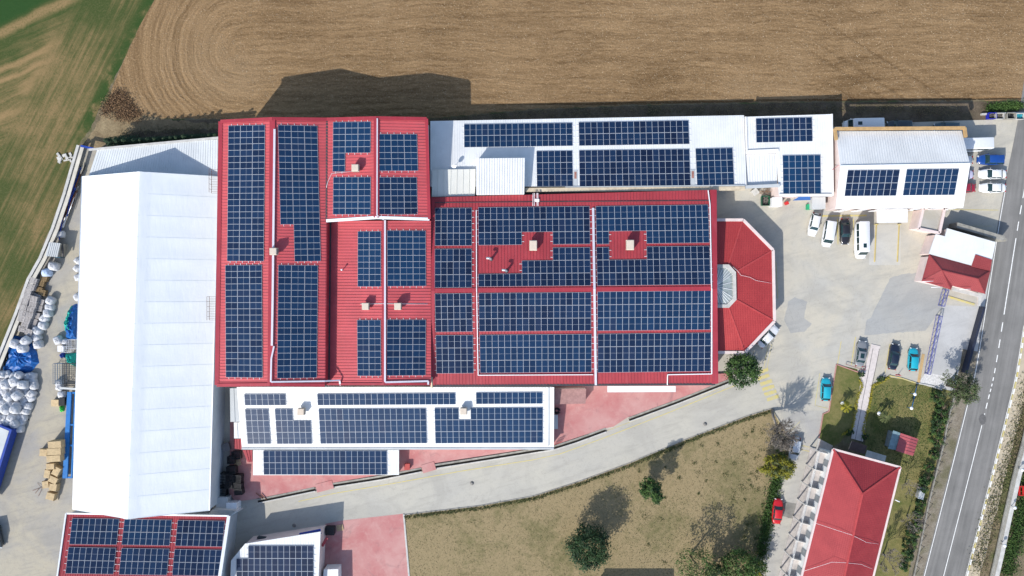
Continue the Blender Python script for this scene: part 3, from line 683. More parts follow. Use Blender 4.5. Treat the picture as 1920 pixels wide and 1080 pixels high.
for i in range(11):
    s_ = .3 + i*3.2; rl = MB(); p = b0 + dirv*s_
    rl.bar(p+Vector((0, 0, 3.2)), p+perp*1.5+Vector((0, 0, 3.2)), .12, 1.0); rl.bar(p+perp*1.45, p+perp*1.45+Vector((0, 0, 4.1)), .2, .2, 0, perp); rl.build('balcony_divider', WALLP, ba)
    if i < 10:
        r2 = MB(); a, b = p+perp*1.45, p+dirv*3.2+perp*1.45
        for z in (3.6, 3.9, 4.2): r2.bar(a+Vector((0, 0, z)), b+Vector((0, 0, z)), .05, .06)
        r2.build('balcony_rail', WALLW, ba)
        f = MB(); c = p+dirv*1.6+perp*.03
        f.bar(c+Vector((0, 0, 3.3))-dirv*.55, c+Vector((0, 0, 3.3))+dirv*.55, .06, 2.1); f.build('balcony_door', mat('curtained_glass', (.22, .24, .25), .3, .2, 1), ba)
windows(ba, q4[3], q4[0], 4.0, 5.4, 4); windows(ba, q4[2], q4[3], 4.0, 5.4, 10); windows(ba, q4[2], q4[3], 1.0, 2.4, 10); windows(ba, q4[3], q4[0], 1.0, 2.4, 3)
aw = simple('porch', 'dark brown porch roof at the garden end of the tiled house', 'porch', PP([(1598, 827), (1626, 836), (1621, 852), (1592, 843)], 3.0), mat('brown_felt', (.09, .06, .055), .8, .2, 2), PINKW, 2.7, inset=.02)
simple('terrace_canopy', 'pale flat canopy beside the brown porch of the tiled house', 'canopy', PP([(1626, 844), (1662, 855), (1659, 866), (1622, 857)], 2.9), CONW, PINKW, 2.7, inset=.02)
# guardhouse group
gh = thing('guardhouse', 'gatehouse by the road, dull red hip roof joined to a flat white roof', 'building', P(1800, 490, 0))
zt = 3.6
fl = PP([(1776, 428), (1867, 454), (1860, 488), (1829, 478), (1822, 498), (1742, 476), (1755, 439), (1772, 443)], zt)
mb = MB(); v = [Vector((p.x, p.y, 0)) for p in fl]; tr = tessellate_polygon([v]); mb.add(fl, [list(t_) if (v[t_[1]]-v[t_[0]]).cross(v[t_[2]]-v[t_[0]]).z > 0 else list(t_)[::-1] for t_ in tr]); walls(mb, fl, .02, zt-.3, 0, 0.0)
mb.build('flat_roof', WROOF, gh); mb = MB(); walls(mb, fl, .15); mb.build('wall', PINKW, gh)
A = P(1742, 477, 3.5); B_ = P(1857, 508, 3.5); C_ = P(1847, 551, 3.5); D_ = P(1786, 536, 3.5); D2 = P(1783, 543, 3.5); E_ = P(1728, 527, 3.5); R1 = P(1766, 507, 4.9); R2 = P(1834, 523, 4.9)
Fv = P(1827, 478, 3.5); Gv = P(1857, 490, 3.5)
mb = MB()
for f in ([A, E_, R1], [A, R1, R2, B_], [B_, R2, C_], [R1, D_, C_, R2], [E_, D2, R1], [D2, D_, R1]):
    n = (f[1]-f[0]).cross(f[2]-f[0]); mb.face(f if n.z > 0 else f[::-1])
mb.face([P(1821, 500, 3.72), P(1829, 477, 3.72), P(1860, 487, 3.72), P(1857, 508, 3.72)][::-1])
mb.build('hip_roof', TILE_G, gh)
mb = MB()
for a, b in ((A, R1), (E_, R1), (R1, R2), (R2, B_), (R2, C_), (R1, D2)): mb.bar(a, b, .16, .06)
mb.build('hip_cap', bpy.data.materials['dull_red_tiles'], gh); mb = MB(); walls(mb, [A, E_, D2, D_, C_, B_], .35, 0); mb.build('wall', PINKW, gh)
simple('gate_shelter', 'small cream flat roof over the pedestrian gate below the gatehouse', 'shelter', PP([(1787, 538), (1843, 552), (1838, 574), (1834, 573), (1835, 557), (1786, 545)], 2.6), CONW, PINKW, 2.3, inset=.02)
# garden kiosk
kk = thing('garden_kiosk', 'small red and blue-grey roofed kiosk standing on the shaded garden lawn', 'kiosk', P(1694, 830, 0))
rr4 = PP([(1689, 812), (1722, 823), (1712, 855), (1680, 845)], 2.5); mb = MB(); slope(mb, rr4[3], rr4[0], (rr4[0]+rr4[1])/2+Vector((0, 0, .5)), (rr4[2]+rr4[3])/2+Vector((0, 0, .5)), .08, .5); slope(mb, (rr4[3]+rr4[2])/2+Vector((0, 0, .5)), (rr4[0]+rr4[1])/2+Vector((0, 0, .5)), rr4[1], rr4[2], .08, .5)
mb.build('roof', metal_roof('kiosk_red', (.36, .08, .09)), kk)
mb = MB(); mb.prism(PP([(1675, 807), (1689, 812), (1680, 844), (1665, 841)], 2.3), depth=.1); mb.build('side_roof', mat('kiosk_blue', (.16, .24, .27), .6, .3, 2), kk)
mb = MB(); walls(mb, PP([(1675, 808), (1720, 823), (1711, 853), (1667, 841)], 2.3), .2); mb.build('wall', mat('kiosk_boards', (.22, .25, .26), .7, .25, 2), kk)
# extra: pink hut roof and white awning south of the main hall
simple('brick_hut', 'flat pinkish brick-coloured roof at the east end of the sloping white roof', 'hut', PP([(1040, 729), (1099, 729), (1098, 757), (1040, 758)], 2.6), mat('pink_felt', (.33, .19, .175), .9, .2, 1.5, .3), PINKW, inset=.05)
simple('loading_canopy', 'thin white canopy hanging along the south wall of the wide red hall', 'canopy', PP([(1139, 724), (1267, 724), (1267, 735), (1139, 735.5)], 3.2), WROOF, WALLW, 3.0, inset=.01)

# ---------------------------------------------------------------- solar blocks
def pv_mat():
    m = M('solar_cells', .3, .2); x, y, z = m.xyz(m.co)
    oi = m.nt.nodes.new('ShaderNodeObjectInfo'); r = E(m.nt, oi.outputs['Random'])
    a = (x.fract()-.5).abs().ramp(.42, .49)
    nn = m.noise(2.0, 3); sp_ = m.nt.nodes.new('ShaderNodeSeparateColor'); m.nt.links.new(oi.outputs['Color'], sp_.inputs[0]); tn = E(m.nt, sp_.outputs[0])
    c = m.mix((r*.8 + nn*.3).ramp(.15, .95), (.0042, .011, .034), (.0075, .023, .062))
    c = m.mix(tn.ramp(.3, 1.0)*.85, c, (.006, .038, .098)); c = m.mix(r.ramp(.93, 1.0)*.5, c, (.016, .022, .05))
    fx = ((x*6.0).fract()-.5).abs(); c = m.mix(fx.ramp(.40, .49)*.22, c, (.10, .14, .20))
    m.col(c); m.b.inputs['Coat Weight'].default_value = .04; m.b.inputs['Coat Roughness'].default_value = .15
    return m.m
PV = pv_mat(); PVF = mat('panel_frame', (.44, .47, .52), .4, 0, 1, spec=.4)
# unit panel: x 0..1 across the short side, y 0..1 along the long side, z in metres
def panel_mesh(long_):                          # long_ = index of the long axis; sizes in real metres are given by object scale
    mb = MB(); fw_s, fw_l = .024, .013
    fx, fy = (fw_s, fw_l) if long_ == 1 else (fw_l, fw_s)
    mb.prism([Vector((fx, fy, .03)), Vector((1-fx, fy, .03)), Vector((1-fx, 1-fy, .03)), Vector((fx, 1-fy, .03))], depth=.02, mi=0)
    for (x0, y0, x1, y1) in ((0, 0, 1, fy), (0, 1-fy, 1, 1), (0, fy, fx, 1-fy), (1-fx, fy, 1, 1-fy)):
        mb.prism([Vector((x0, y0, .045)), Vector((x1, y0, .045)), Vector((x1, y1, .045)), Vector((x0, y1, .045))], depth=.045, mi=1)
    if long_ == 1: mb.prism([Vector((fx, .4955, .034)), Vector((1-fx, .4955, .034)), Vector((1-fx, .5045, .034)), Vector((fx, .5045, .034))], depth=.006, mi=1)
    else: mb.prism([Vector((.4955, fy, .034)), Vector((.5045, fy, .034)), Vector((.5045, 1-fy, .034)), Vector((.4955, 1-fy, .034))], depth=.006, mi=1)
    me = bpy.data.meshes.new('solar_panel'); me.from_pydata(mb.v, [], mb.f); me.materials.append(PV if long_ == 1 else PVL); me.materials.append(PVF)
    me.polygons.foreach_set('material_index', mb.mi); me.update(); return me
def pv_mat_l():
    m = PV.copy(); m.name = 'solar_cells_landscape'
    # swap the stripe axis: route Y of the separate node instead of X
    for n in m.node_tree.nodes:
        if n.type == 'SEPXYZ':
            for l in list(n.outputs[0].links): to = l.to_socket; m.node_tree.links.new(n.outputs[1], to)
    return m
PVL = pv_mat_l(); PMESH = {1: panel_mesh(1), 0: panel_mesh(0)}
NP = 0
def block(lbl, pl, tl, tr, br, bl, cols, rows, land=False, keep=None):
    """solar block on roof plane pl; image corners; keep(row, col) -> bool"""
    global NP
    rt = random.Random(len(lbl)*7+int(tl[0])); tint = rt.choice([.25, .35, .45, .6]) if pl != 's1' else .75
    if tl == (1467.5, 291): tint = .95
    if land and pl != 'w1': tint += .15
    pl = PL[pl]; c = [on_plane(x, y, pl, .10) for x, y in (tl, tr, br, bl)]
    ctr = sum(c, Vector())/4; t = thing('solar_block', lbl, 'solar panels', ctr, 0, 'solar panel blocks on the roofs')
    u = ((c[1]-c[0]) + (c[2]-c[3]))/2/cols; v = ((c[0]-c[3]) + (c[1]-c[2]))/2/rows   # v points up the picture
    n = u.cross(v).normalized(); o_ = c[3] + ((c[0]+c[1]+c[2]+c[3])/4 - (c[3] + u*cols/2 + v*rows/2))
    v = (v - u*(v.dot(u)/u.dot(u)))             # square the block
    o_ = ctr - u*cols/2 - v*rows/2
    fr = MB()
    for r in range(rows):
        for k in range(cols):
            if keep and not keep(rows-1-r, k): continue
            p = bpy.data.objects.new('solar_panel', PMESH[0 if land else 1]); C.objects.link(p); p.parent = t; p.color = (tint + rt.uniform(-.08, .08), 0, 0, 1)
            q = o_ + u*(k+.008) + v*(r+.008); un, vn = u.normalized(), v.normalized()
            mx = Matrix((un, vn, n)).transposed().to_4x4() @ Matrix.Diagonal((u.length*.984, v.length*.984, 1, 1)); mx.translation = q-ctr
            p.matrix_local = mx; NP += 1
            for s_ in (.25, .75):
                pass
    got = lambda rr, kk: 0 <= rr < rows and 0 <= kk < cols and (keep is None or keep(rows-1-rr, kk))
    for a in range(cols if land else rows):
        st = None
        for b_ in range((rows if land else cols)+1):
            on = got(b_, a) if land else got(a, b_)
            if on and st is None: st = b_
            if not on and st is not None:
                for s_ in (.25, .75):
                    fr = MB()
                    if land: q = o_ + u*(a+s_) - n*.06; fr.bar(q+v*(st-.28), q+v*(b_+.28), .06, .055, 0, n)
                    else: q = o_ + v*(a+s_) - n*.06; fr.bar(q+u*(st-.38), q+u*(b_+.38), .06, .055, 0, n)
                    fr.build('mounting_rail', WMET, t)
                st = None
    return t
L = True
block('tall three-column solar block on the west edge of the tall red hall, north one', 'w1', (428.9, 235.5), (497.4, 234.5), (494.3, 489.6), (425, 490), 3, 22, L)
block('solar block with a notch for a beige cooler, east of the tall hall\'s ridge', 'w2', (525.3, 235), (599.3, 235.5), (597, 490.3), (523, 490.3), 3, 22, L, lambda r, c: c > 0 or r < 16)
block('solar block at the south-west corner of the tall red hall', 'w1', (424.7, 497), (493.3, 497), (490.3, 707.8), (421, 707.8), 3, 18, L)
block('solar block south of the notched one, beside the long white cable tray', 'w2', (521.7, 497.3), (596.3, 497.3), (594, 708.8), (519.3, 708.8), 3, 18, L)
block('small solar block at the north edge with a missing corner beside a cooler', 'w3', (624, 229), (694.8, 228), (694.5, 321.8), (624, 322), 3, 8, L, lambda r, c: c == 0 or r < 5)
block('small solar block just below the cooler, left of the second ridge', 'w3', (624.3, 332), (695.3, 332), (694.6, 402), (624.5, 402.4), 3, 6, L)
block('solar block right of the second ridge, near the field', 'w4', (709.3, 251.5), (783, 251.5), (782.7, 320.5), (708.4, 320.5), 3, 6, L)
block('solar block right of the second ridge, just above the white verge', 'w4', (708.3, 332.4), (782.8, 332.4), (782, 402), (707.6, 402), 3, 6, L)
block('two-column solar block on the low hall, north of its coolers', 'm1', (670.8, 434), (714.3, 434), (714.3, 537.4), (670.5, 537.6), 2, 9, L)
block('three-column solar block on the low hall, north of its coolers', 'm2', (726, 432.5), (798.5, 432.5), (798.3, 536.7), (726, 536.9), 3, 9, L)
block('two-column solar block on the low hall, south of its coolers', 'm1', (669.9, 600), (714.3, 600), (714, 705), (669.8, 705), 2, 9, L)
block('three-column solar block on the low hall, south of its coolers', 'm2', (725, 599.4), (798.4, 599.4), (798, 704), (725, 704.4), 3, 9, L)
for (lb, p, tl, tr, br, bl) in (
    ('six-wide solar block at the north-west corner of the wide hall', 'bn', (815.9, 389.9), (884.5, 389.5), (884.6, 460.7), (815.3, 460.9)),
    ('six-wide solar block just north of the wide hall\'s ridge', 'bn', (815.3, 466.7), (884.5, 466.3), (884.5, 539), (815, 539.5)),
    ('six-wide solar block just south of the wide hall\'s ridge', 'bs', (815.4, 550.6), (884.8, 549.6), (886, 622), (816.7, 622.6)),
    ('six-wide solar block at the south-west corner of the wide hall', 'bs', (817, 628.5), (886.7, 628), (888, 699.8), (818, 700.4))):
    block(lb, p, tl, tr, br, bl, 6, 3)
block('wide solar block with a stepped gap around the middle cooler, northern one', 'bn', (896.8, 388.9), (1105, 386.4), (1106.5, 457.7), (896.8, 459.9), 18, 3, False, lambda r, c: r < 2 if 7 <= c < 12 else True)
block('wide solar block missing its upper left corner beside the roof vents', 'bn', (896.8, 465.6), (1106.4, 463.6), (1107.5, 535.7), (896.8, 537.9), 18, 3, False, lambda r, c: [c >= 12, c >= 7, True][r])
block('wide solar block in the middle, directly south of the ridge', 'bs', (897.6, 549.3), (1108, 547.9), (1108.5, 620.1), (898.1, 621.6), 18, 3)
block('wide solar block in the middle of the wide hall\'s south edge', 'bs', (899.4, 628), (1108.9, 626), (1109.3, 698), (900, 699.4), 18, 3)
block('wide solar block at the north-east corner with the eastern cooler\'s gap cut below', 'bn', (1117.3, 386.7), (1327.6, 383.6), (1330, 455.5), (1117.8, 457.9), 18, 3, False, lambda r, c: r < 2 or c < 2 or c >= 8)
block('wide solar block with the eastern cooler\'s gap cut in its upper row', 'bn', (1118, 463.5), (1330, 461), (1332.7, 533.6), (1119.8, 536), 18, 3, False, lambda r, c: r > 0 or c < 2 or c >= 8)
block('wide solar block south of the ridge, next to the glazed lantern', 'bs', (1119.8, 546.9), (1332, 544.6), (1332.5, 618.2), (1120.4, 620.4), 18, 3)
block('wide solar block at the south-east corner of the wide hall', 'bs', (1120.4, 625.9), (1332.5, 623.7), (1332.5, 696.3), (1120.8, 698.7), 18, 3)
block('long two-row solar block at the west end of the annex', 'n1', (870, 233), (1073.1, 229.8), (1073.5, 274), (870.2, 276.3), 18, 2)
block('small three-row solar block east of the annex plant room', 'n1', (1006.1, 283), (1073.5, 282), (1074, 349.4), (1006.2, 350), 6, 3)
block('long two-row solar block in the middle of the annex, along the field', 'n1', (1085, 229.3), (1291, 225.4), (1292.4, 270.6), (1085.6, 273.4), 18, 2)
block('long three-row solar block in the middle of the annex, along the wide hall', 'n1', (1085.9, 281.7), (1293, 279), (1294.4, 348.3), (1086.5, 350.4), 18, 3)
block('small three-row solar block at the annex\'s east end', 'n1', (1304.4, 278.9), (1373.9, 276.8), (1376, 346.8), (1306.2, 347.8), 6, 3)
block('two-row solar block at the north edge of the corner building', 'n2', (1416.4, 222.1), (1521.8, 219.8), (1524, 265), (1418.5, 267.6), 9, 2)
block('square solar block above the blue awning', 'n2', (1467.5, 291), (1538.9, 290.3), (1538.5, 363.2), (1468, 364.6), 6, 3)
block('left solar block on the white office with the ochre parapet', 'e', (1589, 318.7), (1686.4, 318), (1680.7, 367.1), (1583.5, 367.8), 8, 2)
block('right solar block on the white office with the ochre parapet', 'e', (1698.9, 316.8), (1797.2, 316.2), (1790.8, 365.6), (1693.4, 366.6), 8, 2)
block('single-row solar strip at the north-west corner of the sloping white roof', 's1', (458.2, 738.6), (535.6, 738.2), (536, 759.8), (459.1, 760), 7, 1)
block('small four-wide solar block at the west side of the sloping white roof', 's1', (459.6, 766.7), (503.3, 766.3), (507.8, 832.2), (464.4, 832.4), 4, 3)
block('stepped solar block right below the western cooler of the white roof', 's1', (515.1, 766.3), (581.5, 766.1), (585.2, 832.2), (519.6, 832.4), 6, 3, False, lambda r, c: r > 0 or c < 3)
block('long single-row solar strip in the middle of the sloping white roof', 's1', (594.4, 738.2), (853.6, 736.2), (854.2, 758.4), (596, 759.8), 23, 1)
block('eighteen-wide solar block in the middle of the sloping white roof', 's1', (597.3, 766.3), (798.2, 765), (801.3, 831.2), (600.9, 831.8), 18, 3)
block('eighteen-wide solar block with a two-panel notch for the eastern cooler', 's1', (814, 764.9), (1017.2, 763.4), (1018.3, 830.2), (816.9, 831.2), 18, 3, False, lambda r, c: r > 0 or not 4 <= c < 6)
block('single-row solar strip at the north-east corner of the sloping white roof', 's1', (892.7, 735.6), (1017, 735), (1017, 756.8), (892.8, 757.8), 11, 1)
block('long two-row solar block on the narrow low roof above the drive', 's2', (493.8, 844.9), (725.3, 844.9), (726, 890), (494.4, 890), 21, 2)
for lb, q in (('upper left of the six blocks on the red workshop', ((135, 971.7), (223.7, 972.6), (218.7, 1021.7), (130.5, 1020.5))),
              ('upper middle of the six blocks on the red workshop', ((233, 973.2), (322.4, 974.5), (318, 1023.2), (228.7, 1021.7))),
              ('upper right of the six blocks on the red workshop', ((333, 975), (421.7, 976.7), (417, 1025.2), (328.6, 1023.7))),
              ('lower left of the six blocks on the red workshop', ((128, 1025.6), (217.5, 1027.4), (213, 1076.7), (123.2, 1075.5))),
              ('lower middle of the six blocks on the red workshop', ((228, 1027.5), (317.5, 1029), (313, 1078.5), (223, 1077.3))),
              ('lower right of the six blocks on the red workshop', ((327.5, 1029.5), (416.5, 1031), (412.3, 1080), (322.8, 1078.7)))):
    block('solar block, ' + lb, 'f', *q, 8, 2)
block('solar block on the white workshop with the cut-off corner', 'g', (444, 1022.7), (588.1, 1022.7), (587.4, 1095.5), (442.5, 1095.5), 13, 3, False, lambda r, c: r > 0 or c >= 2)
for o in list(C.objects):
    if o.get('category') == 'solar panels': tag(o, group='solar panel blocks on the roofs')

# ---------------------------------------------------------------- roof equipment
def zat(pl, x, y, o=.0): return on_plane(x, y, PL[pl], o)
for x, y, pl, lb, big in ((669, 317, 'w3', 'beige rooftop cooler in the gap of the stepped block by the second ridge', 0), (517, 472, 'w2', 'beige rooftop cooler beside the long cable tray of the tall hall', 0),
        (688, 574, 'm1', 'beige cooler on the low hall, left of its ridge', 0), (748, 574, 'm2', 'beige cooler on the low hall, right of its ridge', 0),
        (999.5, 461, 'bn', 'oblong beige cooler in the stepped gap in the middle of the wide hall', 1), (1179.5, 460, 'bn', 'oblong beige cooler in the red gap near the east end of the wide hall', 1),
        (568, 770, 's1', 'grey-beige cooler on the western part of the sloping white roof', 0), (870, 769, 's1', 'grey-beige cooler in the two-panel notch of the sloping white roof', 0)):
    p = zat(pl, x, y); t = thing('rooftop_cooler', lb, 'air cooler', p, 0, 'evaporative coolers on the roofs')
    wx, wy = (1.25, 1.7) if big else (1.15, 1.15)
    mb = MB()
    top = [Vector((p.x+a*wx/2, p.y+b*wy/2, p.z+1.45)) for a, b in ((-1, -1), (1, -1), (1, 1), (-1, 1))]
    bot = [Vector((q.x, q.y, p.z+.4)) for q in top]; top2 = [Vector((p.x+(q.x-p.x)*.9, p.y+(q.y-p.y)*.9, p.z+1.52)) for q in top]
    mb.prism(top, z0=p.z+.45); mb.add(top+top2, [[4, 5, 6, 7], [0, 1, 5, 4], [1, 2, 6, 5], [2, 3, 7, 6], [3, 0, 4, 7]]); mb.build('housing', CREAM, t)
    for sx, sy in ((0, 1), (0, -1), (1, 0), (-1, 0)):
        g_ = MB()
        for i in range(6):
            z = p.z+.6+i*.12
            if sx: g_.bar(Vector((p.x+sx*(wx/2+.01), p.y-wy*.4, z)), Vector((p.x+sx*(wx/2+.01), p.y+wy*.4, z)), .03, .05)
            else: g_.bar(Vector((p.x-wx*.4, p.y+sy*(wy/2+.01), z)), Vector((p.x+wx*.4, p.y+sy*(wy/2+.01), z)), .03, .05)
        g_.build('louvre', mat('louvre_grey', (.3, .27, .23), .7, .1), t)
    d_ = MB(); d_.box((p.x, p.y, p.z-.3), (.7, .7, .78)); d_.build('duct', STEEL, t)
for x, y, pl, a in ((921, 486, 'bn', 0), (950, 508, 'bn', 1)):
    p = zat(pl, x, y); t = thing('roof_vent', 'white elbow vent pipe on the bare red patch, %s one' % ('upper left' if a == 0 else 'lower right'), 'vent pipe', p, 0, 'vent pipes')
    mb = MB(); mb.tube([p-Vector((0, 0, .3)), p+Vector((0, 0, 1.2)), p+Vector((-.25, .1, 1.5)), p+Vector((-.8, .15, 1.5))], .2, 10); mb.build('elbow_pipe', STEEL, t)
    mb = MB(); mb.tube([p-Vector((0, 0, .1)), p+Vector((0, 0, .12))], .34, 10); mb.build('collar', DKMET, t)
p = zat('m1', 643, 506); t = thing('roof_pipe', 'tiny thin vent stack on the low hall roof near its dark gutter', 'vent pipe', p); mb = MB(); mb.tube([p-Vector((0, 0, .3)), p+Vector((0, 0, 1.0))], .07, 8); mb.build('pipe', STEEL, t); mb = MB(); mb.tube([p+Vector((0, 0, .95)), p+Vector((0, 0, 1.1))], .16, 8); mb.build('cowl', WMET, t)
p = zat('bn', 1007, 376); t = thing('roof_patch', 'bleached white spill around a joint box at the wide hall\'s north edge', 'joint box', p); mb = MB(); mb.box(p, (.7, .5, .3)); mb.build('box', WMET, t)
mb = MB()
for dx in (-5, -2, 3, 5): mb.bar(zat('bn', 1004+dx*.9, 362, .2), zat('bn', 1004+dx, 386, .2), .14, .02)
mb.build('sealant_streak', mat('sealant', (.6, .5, .5), .8, .3, 2), t)
def tray(lbl, pts, wd, m=None, ht=.12, name='cable_tray', cat='cable tray'):
    t = thing(name, lbl, cat, pts[0]); mb = MB()
    for a, b in zip(pts, pts[1:]): mb.bar(a, b, wd, ht)
    o = mb.build('channel', m or WMET, t); return t
lav = mat('tray_steel', (.62, .60, .66), .4, .06, 1.5, metal=.2)
zz = lambda pl, pts, o=.16: [zat(pl, x, y, o) for x, y in pts]
tray('long pale cable tray running down beside the tall hall\'s ridge', zz('w2', [(515, 242), (511.5, 560), (510, 648)], .2), .34, lav)
tray('pale cable tray turning along the south edge of the tall hall', zz('w2', [(514, 649), (509, 672), (508, 716), (609, 714.5)]) + [P(637, 713, 7.9), P(638, 722, 7.2)], .26, lav)
tray('thin pale cable tray along the second ridge of the tall hall', [P(707.5, 222, 10.15), P(707, 404, 10.15), P(719, 412, 9.4)], .2, lav)
tray('pale cable tray down the low hall\'s ridge and along its south edge', [P(722, 413, 8.25), P(722, 716, 8.25)] + zz('m2', [(724, 716.5), (803, 714.5), (803, 721)]), .3, lav)
tray('thin white cable tray between the narrow and wide blocks of the wide hall', zz('bn', [(893, 394), (893.6, 540)]) + zz('bs', [(893.8, 548), (896.5, 703.5), (1112, 702.5)]), .13)
tray('broad pale cable tray crossing the whole wide hall from north to south', zz('bn', [(1112, 390), (1114.5, 541)]) + zz('bs', [(1114.5, 545), (1117, 722)]), .38, lav)
tray('thin white cable tray along the east edge of the wide hall', zz('bn', [(1327.5, 357), (1331, 384), (1334, 540)]) + zz('bs', [(1334.3, 544), (1334.3, 701), (1251.5, 702.5), (1251, 722)]), .15)
def tubeobj(name, lbl, cat, pts, r, m, part='pipe'):
    t = thing(name, lbl, cat, pts[0]); mb = MB(); mb.tube(pts, r, 6); mb.build(part, m, t); return t
tubeobj('cable', 'thin white cable drooping across the red tiles of the octagonal roof', 'cable', PP([(1374, 500), (1383, 508), (1389, 516), (1406, 520), (1418, 526), (1446, 531)], 5.1)[:2]+[P(1389, 516, 4.9), P(1406, 520, 4.5), P(1418, 526, 4.2), P(1446, 531, 3.6)], .022, WMET)
tubeobj('cable', 'thin white cable sagging across the middle of the long hip roof', 'cable', [P(1529, 981, 6.9), P(1575, 996, 8.6), P(1597, 1003, 9.1), P(1625, 1017, 8.3), P(1647, 1020, 6.8)], .022, WMET)
tubeobj('cable', 'thin white cable at the lower end of the long hip roof', 'cable', [P(1507, 1071, 6.8), P(1535, 1062, 7.8), P(1560, 1054, 8.9), P(1583, 1055, 9.15), P(1614, 1058, 8.2), P(1636, 1067, 6.9)], .022, WMET)
tubeobj('cable', 'thin white cable from the northern cooler to the valley gutter', 'cable', zz('w3', [(664, 321), (622, 325), (614, 343), (612, 352)], .1), .03, WMET)
tubeobj('cable', 'white cable across the low hall joining its two coolers', 'cable', zz('m1', [(676, 570), (720, 569.5)], .1)+zz('m2', [(724, 569.5), (802, 570)], .1), .04, WMET)
tubeobj('downpipe', 'brown-grey downpipe between the tall hall and the wide hall, upper end', 'downpipe', [P(804, 362, 6.4), P(804.5, 410, 6.2)], .16, mat('brown_pipe', (.22, .17, .15), .6, .2))
tubeobj('downpipe', 'short cream downpipe at the south-west corner of the wide hall', 'downpipe', [P(809, 707, 5.9), P(809.5, 727, 5.6)], .2, BEIGE)
tubeobj('pipe_tangle', 'tangled pink hose between the corner annex and the ochre-parapet office', 'hose', [P(1560, 319, 5.0), P(1568, 313, 5.4), P(1563, 317, 5.2), P(1572, 310, 5.6), P(1583, 311, 7.3)], .05, mat('pink_hose', (.55, .22, .25), .6, .1))

# ---------------------------------------------------------------- vehicles
TYRE = mat('tyre_rubber', (.02, .02, .021), .85, .2); RIM = mat('wheel_rim', (.45, .46, .47), .35, .1, metal=.7); LAMPW = mat('headlamp_glass', (.6, .62, .62), .15, 0); LAMPR = mat('tail_lamp', (.35, .01, .01), .25, 0)
CGL = mat('car_glass', (.012, .035, .038), .06, 0, spec=.7)
def paint(name, c):
    if name in bpy.data.materials: return bpy.data.materials[name]
    m = M(name, .38, .5); n = m.noise(3, 5); m.col(m.mix(n.ramp(.35, .75)*.25, c, sc(c, .75))); m.b.inputs['Coat Weight'].default_value = .6; m.b.inputs['Coat Roughness'].default_value = .08; return m.m
def interp(tab, x):
    for (x0, y0), (x1, y1) in zip(tab, tab[1:]):
        if x <= x1:
            t = (x-x0)/(x1-x0) if x1 > x0 else 0; t = t*t*(3-2*t)*.5 + t*.5; return y0+(y1-y0)*t
    return tab[-1][1]
KIND = {   # L, W, belt profile, cabin base x0,x1 (rear, front), roof x0,x1, roof height (x from -.5 rear to .5 front as a share of L)
    'sedan': (4.65, 1.80, [(-.5, .72), (-.46, .92), (-.3, .96), (.18, .93), (.38, .80), (.47, .68), (.5, .55)], (-.36, .23), (-.235, .085), 1.44),
    'hatch': (4.15, 1.76, [(-.5, .75), (-.47, .98), (.2, .96), (.38, .83), (.47, .70), (.5, .55)], (-.475, .25), (-.36, .11), 1.48),
    'suv': (4.5, 1.86, [(-.5, .85), (-.47, 1.08), (.2, 1.06), (.4, .95), (.47, .82), (.5, .65)], (-.485, .26), (-.41, .13), 1.68),
    'minivan': (4.7, 1.86, [(-.5, .85), (-.48, 1.12), (.3, 1.1), (.43, .92), (.48, .8), (.5, .62)], (-.49, .36), (-.46, .235), 1.85),
    'van': (6.6, 2.06, [(-.5, .9), (-.495, 1.3), (.34, 1.3), (.44, 1.1), (.485, .9), (.5, .65)], (-.495, .405), (-.485, .31), 2.6),
    'bus': (7.6, 2.3, [(-.5, .9), (-.495, 1.35), (.40, 1.35), (.47, 1.15), (.49, .9), (.5, .7)], (-.495, .47), (-.488, .41), 2.9),
}
